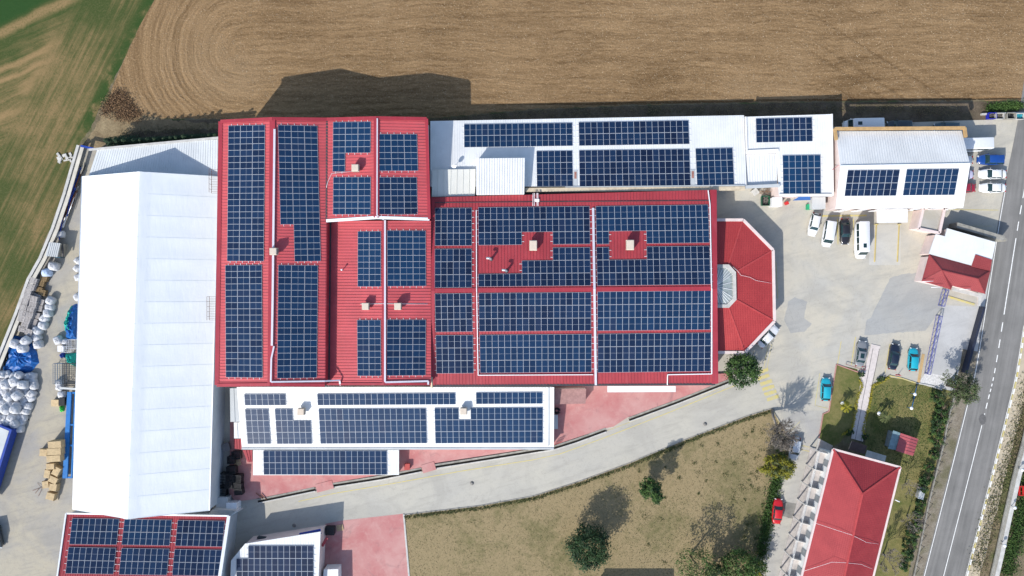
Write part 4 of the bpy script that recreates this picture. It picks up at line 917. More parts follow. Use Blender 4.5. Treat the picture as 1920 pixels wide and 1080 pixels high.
def car_parts(root, kind, pm, sun=False):
    Ln, W, belt, cb, rf, hr = KIND[kind]; N = 26; mb = MB(); rows = []
    e = 5 if kind in ('van', 'bus', 'minivan') else 3.8
    xs = sorted(set([-.5+i/N for i in range(N+1)] + [-.49, .49]))
    def hw(s): return W/2*max(.02, (1-abs(s*2)**e*.40) if abs(s) < .485 else (1-.40)*.95*(1 if abs(s) < .4985 else .9))
    for s in xs:
        zb = interp(belt, s); h = hw(s); lo = .22 if abs(s) < .47 else .34
        rows.append([Vector((s*Ln, y*h, z)) for y, z in ((-.90, lo), (-.985, .42), (-1, .60), (-.97, zb-.10), (-.90, zb-.02), (-.62, zb+.025), (0, zb+.05), (.62, zb+.025), (.90, zb-.02), (.97, zb-.10), (1, .60), (.985, .42), (.90, lo))])
    vs = [v for r in rows for v in r]; m_ = len(rows[0]); fs = []
    for i in range(len(rows)-1):
        for j in range(m_-1): fs.append([i*m_+j, (i+1)*m_+j, (i+1)*m_+j+1, i*m_+j+1])
        fs.append([i*m_+m_-1, (i+1)*m_+m_-1, (i+1)*m_, i*m_])
    fs.append(list(range(m_))); fs.append([(len(rows)-1)*m_+j for j in range(m_)][::-1])
    mb.add(vs, fs, 0, True); body = mb.build('body', pm, root, False)
    b0, b1, r0, r1 = cb[0]*Ln, cb[1]*Ln, rf[0]*Ln, rf[1]*Ln; zb = interp(belt, 0)+.0; hb = W/2*.90; ht = W/2*(.70 if kind in ('sedan', 'hatch', 'suv') else .84)
    gb = []; nseg = 5
    def ring(x0, x1, h, z, cr):                 # rounded rectangle
        out = []
        for (sx, sy) in ((-1, -1), (1, -1), (1, 1), (-1, 1)):
            cx = (x1-cr if sx > 0 else x0+cr); cy = sy*(h-cr*.6)
            a0 = {(-1, -1): 180, (1, -1): 270, (1, 1): 0, (-1, 1): 90}[(sx, sy)]
            for k in range(4):
                a = R(a0+k*30); out.append(Vector((cx+cr*math.cos(a), cy+cr*.6*math.sin(a), z)))
        return out
    A = ring(b0, b1, hb, zb-.06, .22); B = ring((b0*.35+r0*.65), (b1*.35+r1*.65), (hb*.35+ht*.65)+.02, zb+(hr-zb)*.62, .2); Cc = ring(r0, r1, ht, hr-.05, .2)
    gl = MB(); n = len(A); gl.add(A+B+Cc, [[i, (i+1) % n, n+(i+1) % n, n+i] for i in range(n)] + [[n+i, n+(i+1) % n, 2*n+(i+1) % n, 2*n+i] for i in range(n)] + [[2*n+i for i in range(n)]], 0, True)
    if kind in ('van', 'bus'):                  # panel sides with separate glass
        o = gl.build('cabin', pm, root, False)
        ws = MB(); i0 = 4
        f = lambda x, y, z: Vector((x, y, z))
        k = .02; zt = hr-.28; zl = zb+.1
        xf = lambda z: b1 + (r1-b1)*(z-zb)/(hr-zb)*1.02
        ws.face([f(xf(zl)+k, -hb*.86, zl), f(xf(zl)+k, hb*.86, zl), f(xf(zt)+k, ht*.86, zt), f(xf(zt)+k, -ht*.86, zt)]); ws.build('windscreen', CGL, root, False)
        for sgn in (-1, 1):
            m4 = 4 if kind == 'van' else 5; x_a, x_b = b0+.35, b1-.75
            for j in range(m4):
                xa = x_a+(x_b-x_a)*j/m4+.06; xb = x_a+(x_b-x_a)*(j+1)/m4-.06; w_ = MB(); y1 = sgn*(hb+.01); y2 = sgn*(hb*.4+ht*.6+.025)
                q = [f(xa, y1, zl), f(xb, y1, zl), f(xb, y2, zt), f(xa, y2, zt)]; w_.face(q if sgn < 0 else q[::-1]); w_.build('side_window', CGL, root, False)
    else: gl.build('glasshouse', CGL, root, False)
    rp_ = MB(); t1 = ring(r0-.06, r1+.04, ht+.03, hr-.07, .2); t2 = ring(r0+.03, r1-.05, ht-.09, hr, .2); n = len(t1)
    rp_.add(t1+t2, [[i, (i+1) % n, n+(i+1) % n, n+i] for i in range(n)] + [[n+i for i in range(n)]], 0, True); ro = rp_.build('roof_panel', pm, root, False)
    if sun or kind == 'van':
        sr = MB(); sr.box(((r1-.75 if kind != 'van' else r1-1.0), 0, hr-.01), (.85 if kind != 'van' else .75, ht*1.1 if kind != 'van' else .6, .03)); sr.build('sunroof', CGL, ro, False)
    if kind not in ('van', 'bus'):
        for sgn in (-1, 1):
            for (xa, xb) in ((b1-.05, r1), (b0+.05, r0), ((b0+b1)/2-.1, (r0+r1)/2)):
                pl_ = MB(); pl_.bar(Vector((xa, sgn*(hb+.0), zb-.05)), Vector((xb, sgn*(ht+.02), hr-.06)), .07, .05, 0, Vector((0, sgn, .5))); pl_.build('pillar', pm, root, False)
    wr = .33 if kind not in ('van', 'bus') else .38
    for sx in (-.31, .31):
        for sgn in (-1, 1):
            y = sgn*(W/2-.26); ty = MB(); ty.tube([(sx*Ln, y-.11, wr), (sx*Ln, y+.11, wr)], wr, 18); o = ty.build('wheel', TYRE, root, False)
            ri = MB(); ri.tube([(sx*Ln, y-.125, wr), (sx*Ln, y+.125, wr)], wr*.6, 10); ri.build('rim', RIM, o, False)
    for sgn in (-1, 1):
        z = interp(belt, .46)-.06; m1 = MB(); m1.box((.478*Ln, sgn*W*.30, z-.10), (.14, .36, .15), sgn*-.5); m1.build('headlight', LAMPW, root, False)
        m1 = MB(); m1.box((-.487*Ln, sgn*W*.31, interp(belt, -.47)-.26), (.12, .3, .18), sgn*.35); m1.build('tail_light', LAMPR, root, False)
        m1 = MB(); m1.box((b1-.55, sgn*(W/2+.07), zb-.02), (.12, .16, .11)); m1.build('mirror', pm, root, False)
PROTO = {}
def car(px, py, hx, hy, kind, pn, pc, lbl, cat='car', sun=False, grp=None, scale=1.0):
    z = {'van': 1.6, 'bus': 1.8, 'minivan': 1.2}.get(kind, .9); p = P(px, py, z); p.z = .045
    t = thing({'van': 'parked_van', 'bus': 'parked_bus', 'minivan': 'parked_minivan'}.get(kind, 'parked_car'), lbl, cat, p, math.atan2(-hy, hx), grp or 'cars parked round the yard')
    key = (kind, pn, sun)
    if key in PROTO:
        for ch in KIDS(PROTO[key]): copy_tree(ch, t)
    else: car_parts(t, kind, paint(pn, pc), sun); PROTO[key] = t
    t.scale = (scale, 1, 1); return t
WH = ('white_paint', (.72, .73, .73))
car(1527, 421, -9, 40, 'hatch', *WH, 'white hatchback leftmost in the row of four below the white office')
car(1554.5, 438, -7, 44, 'minivan', *WH, 'white people carrier between the white hatchback and the black saloon', 'minivan')
car(1585, 434, 1, 50, 'sedan', 'black_paint', (.012, .011, .014), 'black saloon parked beside the tall white van')
car(1617, 450, 0.6, 60, 'van', *WH, 'tall white passenger van with a dark roof hatch, rightmost of its row', 'van')
car(1441, 631, 31, -33, 'sedan', *WH, 'white saloon parked tight against the octagonal roof\'s lower corner')
car(1615, 663, 7, -48, 'sedan', 'grey_paint', (.20, .21, .22), 'grey saloon with a glass sunroof left of the paved garden path', 'car', True)
car(1677, 669, 7, -46, 'sedan', 'navy_paint', (.008, .014, .03), 'dark navy saloon between the garden path and the turquoise hatchback')
car(1713, 674, 3, -45, 'hatch', 'turquoise_paint', (.012, .34, .44), 'turquoise hatchback parked beside the dark navy saloon')
car(1549, 730, 2, -45, 'hatch', 'turquoise_paint', (.012, .34, .44), 'turquoise hatchback parked alone left of the small lawn')
car(1491, 842, -7, 40, 'hatch', 'silver_paint', (.52, .56, .60), 'silver-white hatchback parked next to the leafless tree')
car(1458.5, 959, 4, -42, 'sedan', 'red_paint', (.50, .008, .014), 'bright red saloon on the lane beside the tiled house', scale=.96)
car(1858, 299, -1, 0, 'suv', 'blue_paint_car', (.005, .05, .24), 'blue estate car, topmost of the three facing left by the road', scale=1.03)
car(1862, 326, -1, 0, 'sedan', *WH, 'white saloon between the blue car and the lowest white one', scale=1.05)
car(1862, 352, -1, 0, 'sedan', *WH, 'white saloon, lowest of the three facing left by the road')
car(1817, 271, -1, .03, 'bus', *WH, 'white minibus half hidden behind the corner of the ochre-parapet office', 'minibus')
car(1802, 300, -1, 0, 'hatch', *WH, 'white car whose rear peeks out under the office roof, level with the blue car')
car(1801, 327, -1, 0, 'sedan', 'lilac_paint', (.46, .45, .58), 'lilac-grey car mostly hidden by the office roof')
car(1805, 352, -1, 0, 'sedan', 'maroon_paint', (.28, .012, .03), 'dark red car peeking out below the lilac-grey one')
car(1619, 233, -1, .02, 'van', *WH, 'white van with roof vents behind the ochre parapet', 'van')
car(1687, 235, -1, 0, 'suv', 'slate_paint', (.03, .045, .055), 'dark slate car in the middle behind the ochre parapet')
car(1775, 239, -1, 0, 'suv', 'petrol_paint', (.05, .09, .10), 'petrol-grey car at the right end behind the ochre parapet')
car(-9, 1006, .2, 1, 'suv', 'slate_paint', (.03, .045, .055), 'dark vehicle cut off by the left edge of the west yard')

# ---------------------------------------------------------------- skips, bins, small yard things on the east side
def skip(px, py, lbl, body, fill, sx=1.5, sy=1.1, rz=0, fm=None):
    p = P(px, py, .6); p.z = .03; t = thing('waste_container', lbl, 'waste container', p, rz, 'open waste containers by the field edge'); mb = MB()
    o_ = [(-sx/2, -sy/2), (sx/2, -sy/2), (sx/2, sy/2), (-sx/2, sy/2)]
    for i in range(4):
        a, b = o_[i], o_[(i+1) % 4]; f = .86
        mb.face([Vector((a[0]*f, a[1]*f, .1)), Vector((b[0]*f, b[1]*f, .1)), Vector((*b, 1.1)), Vector((*a, 1.1))])
        mb.face([Vector((*a, 1.1)), Vector((*b, 1.1)), Vector((b[0]*.9, b[1]*.9, 1.1)), Vector((a[0]*.9, a[1]*.9, 1.1))]); mb.face([Vector((a[0]*.9, a[1]*.9, 1.1)), Vector((b[0]*.9, b[1]*.9, 1.1)), Vector((b[0]*.8, b[1]*.8, .15)), Vector((a[0]*.8, a[1]*.8, .15))])
    mb.face([Vector((a[0]*.86, a[1]*.86, .12)) for a in o_]); mb.build('tub', body, t, False)
    for sgn in (-1, 1): m_ = MB(); m_.tube([(sgn*sx/2, -.3, .9), (sgn*(sx/2+.12), -.3, .9), (sgn*(sx/2+.12), .3, .9), (sgn*sx/2, .3, .9)], .03); m_.build('handle', body, t, False)
    if fill:
        m_ = MB(); r = random.Random(int(px)); k = 6; vs = []
        for i in range(k+1):
            for j in range(k+1): vs.append(Vector(((i/k-.5)*sx*.86, (j/k-.5)*sy*.86, .62+r.uniform(-.12, .2))))
        m_.add(vs, [[i*(k+1)+j, (i+1)*(k+1)+j, (i+1)*(k+1)+j+1, i*(k+1)+j+1] for i in range(k) for j in range(k)]); m_.build('rubbish', fm or mat('mixed_rubbish', (.10, .09, .08), .9, .7, 4), t, False)
    return t
skip(1858, 218, 'bright blue waste container, first from the left at the field edge', mat('blue_plastic', (.012, .02, .36), .45, .15, 2), 1)
skip(1872, 218.5, 'pale open container with dark filling beside the blue one', CONW, 1)
skip(1893, 218, 'grey concrete-coloured container with black filling, third in the row', DCON, 1, fm=BLK)
skip(1910, 219, 'grey container with turquoise filling at the right end of the row', CONW, 1, fm=mat('teal_rubbish', (.02, .22, .28), .7, .4, 3))
skip(1434, 377, 'small dark green wire skip full of scrap beneath the annex gutter', mat('green_paint', (.01, .09, .045), .5, .2, 2), 1, 1.4, 1.8)
t = thing('wall', 'low pale kerb wall behind the waste containers', 'low wall', P(1880, 213, 0)); mb = MB(); mb.bar(P(1838, 215, 0), P(1930, 212, 0), .3, .5); mb.build('coping', CONW, t)
def cabinet(px, py, sx, sy, h, rz, m, lbl, cat='cabinet', name='cabinet', z=0.03, lid=None):
    p = P(px, py, h*.8); t = thing(name, lbl, cat, (p.x, p.y, z), rz); mb = MB(); mb.box((0, 0, 0), (sx, sy, h)); mb.build('housing', m, t, False)
    l = MB(); l.box((0, 0, h+.003), (sx+.08, sy+.08, .06)); l.build('lid', lid or m, t, False)
    d = MB(); d.box((0, -sy/2-.015, h*.15), (sx*.7, .03, h*.65)); d.build('door', lid or m, t, False); return t
cabinet(1415.5, 360, 1.0, 1.0, .9, R(35), CONW, 'small pale box turned askew under the annex gutter')
cabinet(1455.5, 379, 1.7, 1.5, 2.0, 0, WMET, 'white metal cabinet beside the green wire skip')
cabinet(1475, 381, .5, .5, .7, .4, mat('red_plastic', (.5, .03, .03), .5, .1), 'small red and white box on the sandy yard below the annex', 'box', 'utility_box')
cabinet(1533, 381, 2.3, 2.0, 2.2, 0, GROOF, 'grey-lidded cabin between the two white offices', 'cabin', 'yard_cabin')
cabinet(1517, 388, .7, .9, .9, 0, mat('green_tarp', (.02, .30, .14), .6, .2), 'small green box at the corner of the grey-lidded cabin', 'box', 'utility_box')
t = thing('awning', 'blue fabric awning on the south edge of the corner annex', 'awning', P(1504, 372, 2.6)); mb = MB(); mb.prism([P(1486, 376, 2.4), P(1520, 375, 2.4), P(1519, 368.5, 2.8), P(1498, 369, 2.8)], depth=.06); mb.build('canopy', mat('blue_fabric', (.03, .10, .30), .7, .15), t); mb = MB()
for x in (1488, 1519): mb.tube([P(x, 375, 2.4), P(x, 375, 0)], .04)
mb.build('post', STEEL, t)
t = thing('scrap_heap', 'heap of brown branches and scrap beside the green wire skip', 'scrap heap', P(1433, 362, 0)); mb = MB(); r = random.Random(3)
for i in range(26): a = P(1427+r.uniform(0, 15), 356+r.uniform(0, 10), r.uniform(.1, .9)); mb.tube([a, a+Vector((r.uniform(-.8, .8), r.uniform(-.8, .8), r.uniform(-.2, .4)))], .045, 4)
mb.build('branches', mat('old_wood', (.20, .13, .09), .9, .4, 3), t)
# yellow steel wheel rails of the marked bay
for x0, x1, nm in ((1642.5, 1639.5, 'left'), (1685.5, 1682, 'right')):
    t = thing('wheel_rail', '%s yellow guide rail of the pale wash bay below the canopy' % nm, 'guide rail', P((x0+x1)/2, 456, 0)); mb = MB(); mb.bar(P(x0, 422, .05), P(x1, 491, .05), .14, .16); mb.build('rail', mat('yellow_rail', (.52, .41, .14), .6, .2), t)
    mb = MB(); mb.bar(P(x0, 421, .05)-Vector((.3, 0, 0)), P(x0, 421, .05)+Vector((.3, 0, 0)), .2, .2); mb.build('end_stop', YEL, t)
sheet('wash_bay', [(1633, 421), (1689, 421), (1688, 497), (1629, 497)], .032, concrete_mat('bay_concrete', (.50, .49, .455), .8, False, (.48, .46, .40)))
# gates, barrier and walls at the gatehouse
PURP = mat('blue_purple_paint', (.12, .13, .32), .5, .2, 2)
def lattice(lbl, a, b, wd, name='sliding_gate', zz_=1.3):
    t = thing(name, lbl, 'gate', (P(*a)+P(*b))/2); A, B_ = P(*a), P(*b); d = (B_-A).normalized(); s_ = Vector((-d.y, d.x, 0))
    mb = MB()
    for o in (-wd/2, wd/2):
        for z in (.15, zz_): mb.bar(A+s_*o+Vector((0, 0, z)), B_+s_*o+Vector((0, 0, z)), .08, .08)
    for e_ in (A, B_):
        for z in (.15, zz_): mb.bar(e_-s_*wd/2+Vector((0, 0, z)), e_+s_*wd/2+Vector((0, 0, z)), .08, .08)
        for o in (-wd/2, wd/2): mb.bar(e_+s_*o+Vector((0, 0, .15)), e_+s_*o+Vector((0, 0, zz_+.08)), .08, .08, 0, d)
    mb.build('frame', PURP, t); k = max(3, int((B_-A).length/1.1)); mb = MB()
    for i in range(k):
        p, q = lerp(A, B_, i/k), lerp(A, B_, (i+1)/k); o = wd/2*(1 if i % 2 else -1)
        mb.bar(p+s_*o+Vector((0, 0, zz_)), q-s_*o+Vector((0, 0, zz_)), .05, .05)
        for o2 in (-wd/2, wd/2): mb.bar(p+s_*o2, p+s_*o2+Vector((0, 0, zz_)), .06, .06, 0, d)
    mb.build('lattice', PURP, t); return t
lattice('short blue lattice gate section right below the gatehouse', (1769, 543, 0), (1761, 573, 0), .55)
lattice('long blue lattice gate leaf left of the pale entrance apron', (1757, 592, 0), (1735, 700, 0), .5)
t = thing('barrier', 'long dark blue rolling road gate across the entrance apron', 'gate', P(1820, 640, 0)); mb = MB(); mb.bar(P(1838, 575, .1), P(1804, 698, .1), .42, 1.3); mb.build('gate_leaf', mat('dark_blue_steel', (.025, .03, .05), .5, .2), t); mb = MB(); mb.bar(P(1838, 575, .0)+Vector((.25, 0, 0)), P(1804, 698, 0)+Vector((.25, 0, 0)), .1, .06); mb.build('track', STEEL, t)
t = thing('speed_bump', 'yellow kerb strip across the entrance just below the gatehouse', 'kerb', P(1800, 562, 0)); mb = MB(); mb.bar(P(1776, 556, .03), P(1827, 571, .03), .35, .1); mb.build('hump', YEL, t)
t = thing('boundary_wall', 'grey yard wall running along the north side of the gatehouse\'s white roof', 'wall', P(1820, 438, 0)); mb = MB(); mb.bar(P(1779, 424, 0), P(1866, 449, 0), .9, 2.6); mb.bar(P(1866, 449, 0), P(1871, 452, 0), .4, 2.6); mb.build('coping', DCON, t)
t = thing('flower_pots', 'two brown pots with plants beside the pedestrian gate', 'flower pots', P(1826, 549, 0)); 
for i, (x, y) in enumerate(((1823, 548), (1829, 552))):
    mb = MB(); p = P(x, y, 0); mb.tube([p, p+Vector((0, 0, .5))], [.22, .32], 10); o = mb.build('pot', RUST, t); mb = MB(); r = random.Random(i)
    for j in range(14): mb.tube([p+Vector((0, 0, .5)), p+Vector((r.uniform(-.35, .35), r.uniform(-.35, .35), .9))], .03, 3)
    mb.build('plant', mat('pot_plant', (.05, .06, .03), .8, .3), o)
for i, (x, y, d) in enumerate(((1738, 529, 'left'), (1755, 539, 'middle'), (1808, 542, 'right'))):
    tubeobj('flag_pole', 'white horizontal pole over the front edge of the gatehouse roof, %s one' % d, 'pole', [P(x-9, y-1+i, 4.2), P(x+12, y-2+i, 4.4)], .05, WMET, 'pole')

# ---------------------------------------------------------------- raised pink yard with its drain wall
PYP = [(432, 735), (1370, 700), (1372, 711), (1176, 783), (1150, 800), (1134, 803), (1040, 834), (817, 868), (789, 877), (625, 905), (592, 913), (470, 937), (440, 940), (430, 925)]
pp = [P(x, y, .45) for x, y in PYP]; v = [Vector((p.x, p.y, 0)) for p in pp]; mb = MB(); mb.add(pp, [list(t_) if (v[t_[1]]-v[t_[0]]).cross(v[t_[2]]-v[t_[0]]).z > 0 else list(t_)[::-1] for t_ in tessellate_polygon([v])])
for i in range(len(pp)): a, b = pp[i], pp[(i+1) % len(pp)]; mb.face([a, b, Vector((b.x, b.y, 0)), Vector((a.x, a.y, 0))])
tag(mb.build('pink_terrace', PINK), kind='structure')
for pts, d in (([(484, 943), (592, 920.5)], 'westmost stretch by the dark ramp'), ([(626, 913), (716, 899), (791, 884)], 'second stretch below the narrow white roof'),
               ([(817, 878), (932, 860), (1040, 842.5), (1080, 830), (1136, 809.5)], 'longest stretch below the sloping white roof'), ([(1180, 790), (1270, 757), (1366, 719)], 'east stretch below the wide hall')):
    t = thing('drain_wall', 'low pale kerb wall along the pink terrace drain, ' + d, 'low wall', P(*pts[0])); mb = MB(); q = PP(pts)
    for a, b in zip(q, q[1:]): mb.bar(a+Vector((0, 0, .03)), b+Vector((0, 0, .03)), .2, .30)
    mb.build('kerb', CONW, t); mb = MB()
    for a, b in zip(pts, pts[1:]): mb.bar(P(a[0]-1, a[1]-7.0, .03), P(b[0]-1, b[1]-7.0, .03), .3, .46)
    mb.build('ledge', DCON, t)
    mb = MB()
    for a, b in zip(pts, pts[1:]): mb.bar(P(a[0]-.6, a[1]-3.4, .032), P(b[0]-.6, b[1]-3.4, .032), .5, .015)
    mb.build('channel_floor', mat('drain_shade', (.05, .045, .035), .9, .4, 2), t)  # near-black colour stands in for the shade of a deeper drain
for a, b, lb in (((594, 915), (625, 907), 'pink bridging plate over the drain at its western gap'), ((792, 879), (816, 872), 'pink bridging plate over the drain below the narrow white roof\'s corner')):
    t = thing('drain_bridge', lb, 'drain cover', P(*a)); mb = MB(); mb.bar(P(*a, .1), P(*b, .1), 1.5, .42); mb.build('slab', PINK, t)
for x, y, lb in ((1322, 795, 'round manhole in the upper half of the drive'), (885, 906, 'round manhole in the middle of the drive'), (552, 985, 'round manhole in the shaded western end of the drive')):
    t = thing('manhole', lb, 'manhole', P(x, y, .03), 0, 'manholes in the drive'); mb = MB(); p = P(x, y, 0); mb.tube([p+Vector((0, 0, .03)), p+Vector((0, 0, .046))], .38, 20); mb.build('rim', DCON, t); mb = MB(); mb.tube([p+Vector((0, 0, .03)), p+Vector((0, 0, .052))], .29, 20); mb.build('cover', mat('cover_iron', (.17, .165, .155), .8, .3, 4), t)
cabinet(764, 874, .9, 1.0, .7, 0, mat('red_box', (.40, .07, .06), .6, .1), 'small red box on the pink terrace beside the narrow white roof', 'box', 'fire_hose_box', .45)
t = thing('hose_reel', 'black coiled hose on the pink terrace at the east end of the white hall', 'hose', P(1044, 770, .45)); mb = MB(); p = P(1044, 770, .5)
for k in range(5): mb.tube([p+Vector((math.cos(a*.5)*(.25+.09*k), math.sin(a*.5)*(.25+.08*k), .05*k)) for a in range(13)], .045, 5)
mb.build('coil', BLK, t)
cabinet(1042, 790, .6, 2.4, 1.0, 0, GROOF, 'slim grey cabinet on the pink terrace under the coiled hose', 'cabinet', 'cabinet', .45)
t = thing('railing', 'little red railing at the drain beside the sloping white roof\'s corner', 'railing', P(1047, 830, .45)); mb = MB()
for z in (.9, 1.4): mb.bar(P(1040, 834, z), P(1053, 828, z), .05, .05)
for i in range(7): mb.bar(lerp(P(1040, 834, .45), P(1053, 828, .45), i/6), lerp(P(1040, 834, 1.4), P(1053, 828, 1.4), i/6), .05, .05, 0, Vector((1, 0, 0)))
mb.build('bars', mat('red_rail', (.4, .04, .04), .6, .1), t)

# ---------------------------------------------------------------- west yard: walls, scrap, pallets, bags
ORD = ['first', 'second', 'third', 'fourth', 'fifth', 'sixth', 'seventh', 'eighth', 'ninth', 'tenth', 'eleventh', 'twelfth', 'thirteenth', 'fourteenth', 'fifteenth', 'sixteenth']
WL = [(155, 275), (128, 368), (107, 430), (84, 485), (62, 524), (40, 585), (18, 640), (-2, 690), (-60, 860)]
t = thing('yard_wall', 'pale concrete boundary wall between the crop field and the west yard', 'wall', P(100, 440, 0)); mb = MB()
for a, b in zip(WL, WL[1:]): mb.bar(P(*a), P(*b), .5, 1.5)
mb.build('masonry', CONW, t); mb = MB()
for a, b in zip(WL, WL[1:]): mb.bar(P(*a, 1.5), P(*b, 1.5), .62, .08)
mb.build('coping', mat('coping', (.50, .47, .40), .85, .15), t)
t = thing('gate_beam', 'blue steel beam closing the top corner of the west yard', 'steel beam', P(168, 278, 0)); mb = MB(); mb.bar(P(153, 274, 1.6), P(184, 281, 1.6), .35, .35); mb.bar(P(153, 274, 0), P(153, 274, 1.7), .3, .3, 0, Vector((1, 0, 0))); mb.bar(P(184, 281, 0), P(184, 281, 1.7), .3, .3, 0, Vector((1, 0, 0))); mb.build('beam', BLUEM, t)
r = random.Random(11); AL = (Vector((P(150, 330).x-P(118, 430).x, P(150, 330).y-P(118, 430).y, 0))).normalized()
sm = {'blue': BLUEM, 'rusty': RUST, 'grey': STEEL, 'dark': DKMET, 'white': WMET}
cnt = {}
for i in range(34):
    u = i/34; cx, cy = 147-u*32+r.uniform(-4, 5), 340+u*80; nm = r.choice(['blue', 'blue', 'rusty', 'grey', 'dark', 'dark', 'white' if i % 5 == 0 else 'rusty'])
    L2 = r.uniform(1.2, 3.6); d = (AL + Vector((r.uniform(-.25, .25), r.uniform(-.2, .2), r.uniform(-.05, .08)))).normalized(); z = r.uniform(.1, .9)
    cnt[nm] = cnt.get(nm, 0)+1; t = thing('scrap_bar', '%s steel length, %s of its colour from the north in the scrap pile' % (nm, ORD[cnt[nm]-1]), 'scrap steel', P(cx, cy, z), 0, '%s lengths in the scrap pile' % nm); mb = MB()
    p = P(cx, cy, z)
    if nm in ('blue', 'white'): mb.bar(p-d*L2, p+d*L2, r.uniform(.14, .3), .18)
    else: mb.tube([p-d*L2, p+d*L2], r.uniform(.05, .12), 6)
    mb.build('bar', sm[nm], t)
def bag_mesh(seed):
    r = random.Random(seed); mb = MB(); vs = []; n, k = 16, 7
    for j in range(k):
        v = j/(k-1); ph = v*math.pi*.5; z = .1+1.05*math.sin(ph)**.8 if j else 0; q = (math.cos(ph)**.45)
        for i in range(n):
            a = 2*math.pi*i/n; sq = 1/max(abs(math.cos(a)), abs(math.sin(a)))**.55
            rr_ = .62*q*sq*(1+r.uniform(-.07, .07))*(1.08 if 0 < j < 4 else 1) + .03
            vs.append(Vector((rr_*math.cos(a), rr_*math.sin(a), z+r.uniform(-.05, .05)*(j > 0))))
    fs = [[j*n+i, j*n+(i+1) % n, (j+1)*n+(i+1) % n, (j+1)*n+i] for j in range(k-1) for i in range(n)] + [[(k-1)*n+i for i in range(n)]]
    mb.add(vs, fs, 0, True); return mb
BAGM = mat('woven_bag', (.50, .51, .53), .7, .14, 2.5, .5); BAGS = []
def bag(px, py, z, lbl, grp, s=1.0, m=None):
    p = P(px, py, z+.8*s); t = thing('bulk_bag', lbl, 'bulk bag', (p.x, p.y, z+.02), random.Random(px*7+py).uniform(0, 6), grp)
    if len(BAGS) < 4 and m is None:
        mb = bag_mesh(len(BAGS)+1); b = mb.build('sack', BAGM, t, False); k = MB()
        for a in range(4): k.tube([(.35*math.cos(a*1.57+.8), .35*math.sin(a*1.57+.8), 1.02), (.2*math.cos(a*1.57+.8), .2*math.sin(a*1.57+.8), 1.25), (.0, .0, 1.12)], .035, 4)
        k.build('lifting_loop', BAGM, t, False); BAGS.append(t)
    elif m is not None: bag_mesh(int(px)).build('sack', m, t, False)
    else:
        src = BAGS[int(px*3+py) % len(BAGS)]
        for ch in KIDS(src): copy_tree(ch, t)
    t.scale = (s*r.uniform(.95, 1.1), s*r.uniform(.9, 1.1), s*r.uniform(.85, 1.1)); return t
ord_ = ['first', 'second', 'third', 'fourth', 'fifth', 'sixth', 'seventh', 'eighth']
for i, (x, y) in enumerate([(93, 564), (91, 576), (88, 587), (81, 597.5), (78.5, 610), (68.5, 620), (66.5, 632), (70, 646)]):
    bag(x, y, 0, 'white bulk bag, %s from the north in the row beside the pallets' % ord_[i], 'row of bulk bags by the pallets', 1.12)
for x, y, l in ((25, 645, 'left one'), (46, 639, 'right upper one'), (40, 653, 'right lower one')): bag(x, y, 1.0, 'white bulk bag lying on the bright blue tarpaulin, ' + l, 'bags on the blue tarpaulin', 1.2)
bag(86, 511, 0, 'bluish white bulk bag just above the pallet stacks', 'loose bags', 1.15, mat('blue_white_bag', (.42, .52, .68), .7, .2, 3))
bag(99, 499, 0, 'crumpled white bag below the ribbed shed roof', 'loose bags', 1.2)
bag(111, 439, .0, 'squarish white bag north of the ribbed shed roof', 'loose bags', 1.05)
for x, y, l in ((107, 638, 'leftmost by the bins of the membrane hall'), (120, 641, 'small one beside the leftmost bag')): bag(x, y, 0, 'white bulk bag on the concrete, ' + l, 'loose bags', 1.15 if x < 110 else .75)
for i, (x, y) in enumerate([(145, 489), (143, 503), (145, 520), (143, 557), (110, 718), (111, 726), (114, 740)]):
    bag(x, y, 0, ['crumpled white bag, northmost against the membrane hall', 'second crumpled bag against the membrane hall', 'third crumpled bag against the membrane hall', 'white bag at the top of the teal netting', 'white bag below the steel racks, upper', 'white bag below the steel racks, lower', 'white bag at the head of the blue ramp'][i], 'loose bags', .9)
r = random.Random(21)
for j in range(10):
    y0 = 705+j*11.0; xr = 60-max(0, y0-735)*.38; n_b = int((xr+20)/12)
    for i in range(n_b):
        x, y = xr-i*12+r.uniform(-2, 2), y0+r.uniform(-3, 3)
        bag(x, y, 0 if x > 35 else r.choice([0, .4, .8]), 'white bulk bag, %s from the right in the %s row of the great pile' % (ORD[i], ORD[j]), 'bags in the great pile', 1.02)
for i, (x, y) in enumerate([(8, 722), (24, 716), (40, 722), (14, 745), (30, 742), (8, 768), (26, 768)]): bag(x, y, 1.15, 'white bulk bag on top of the great pile, %s from the north' % ORD[i], 'top bags of the great pile', 1.15)
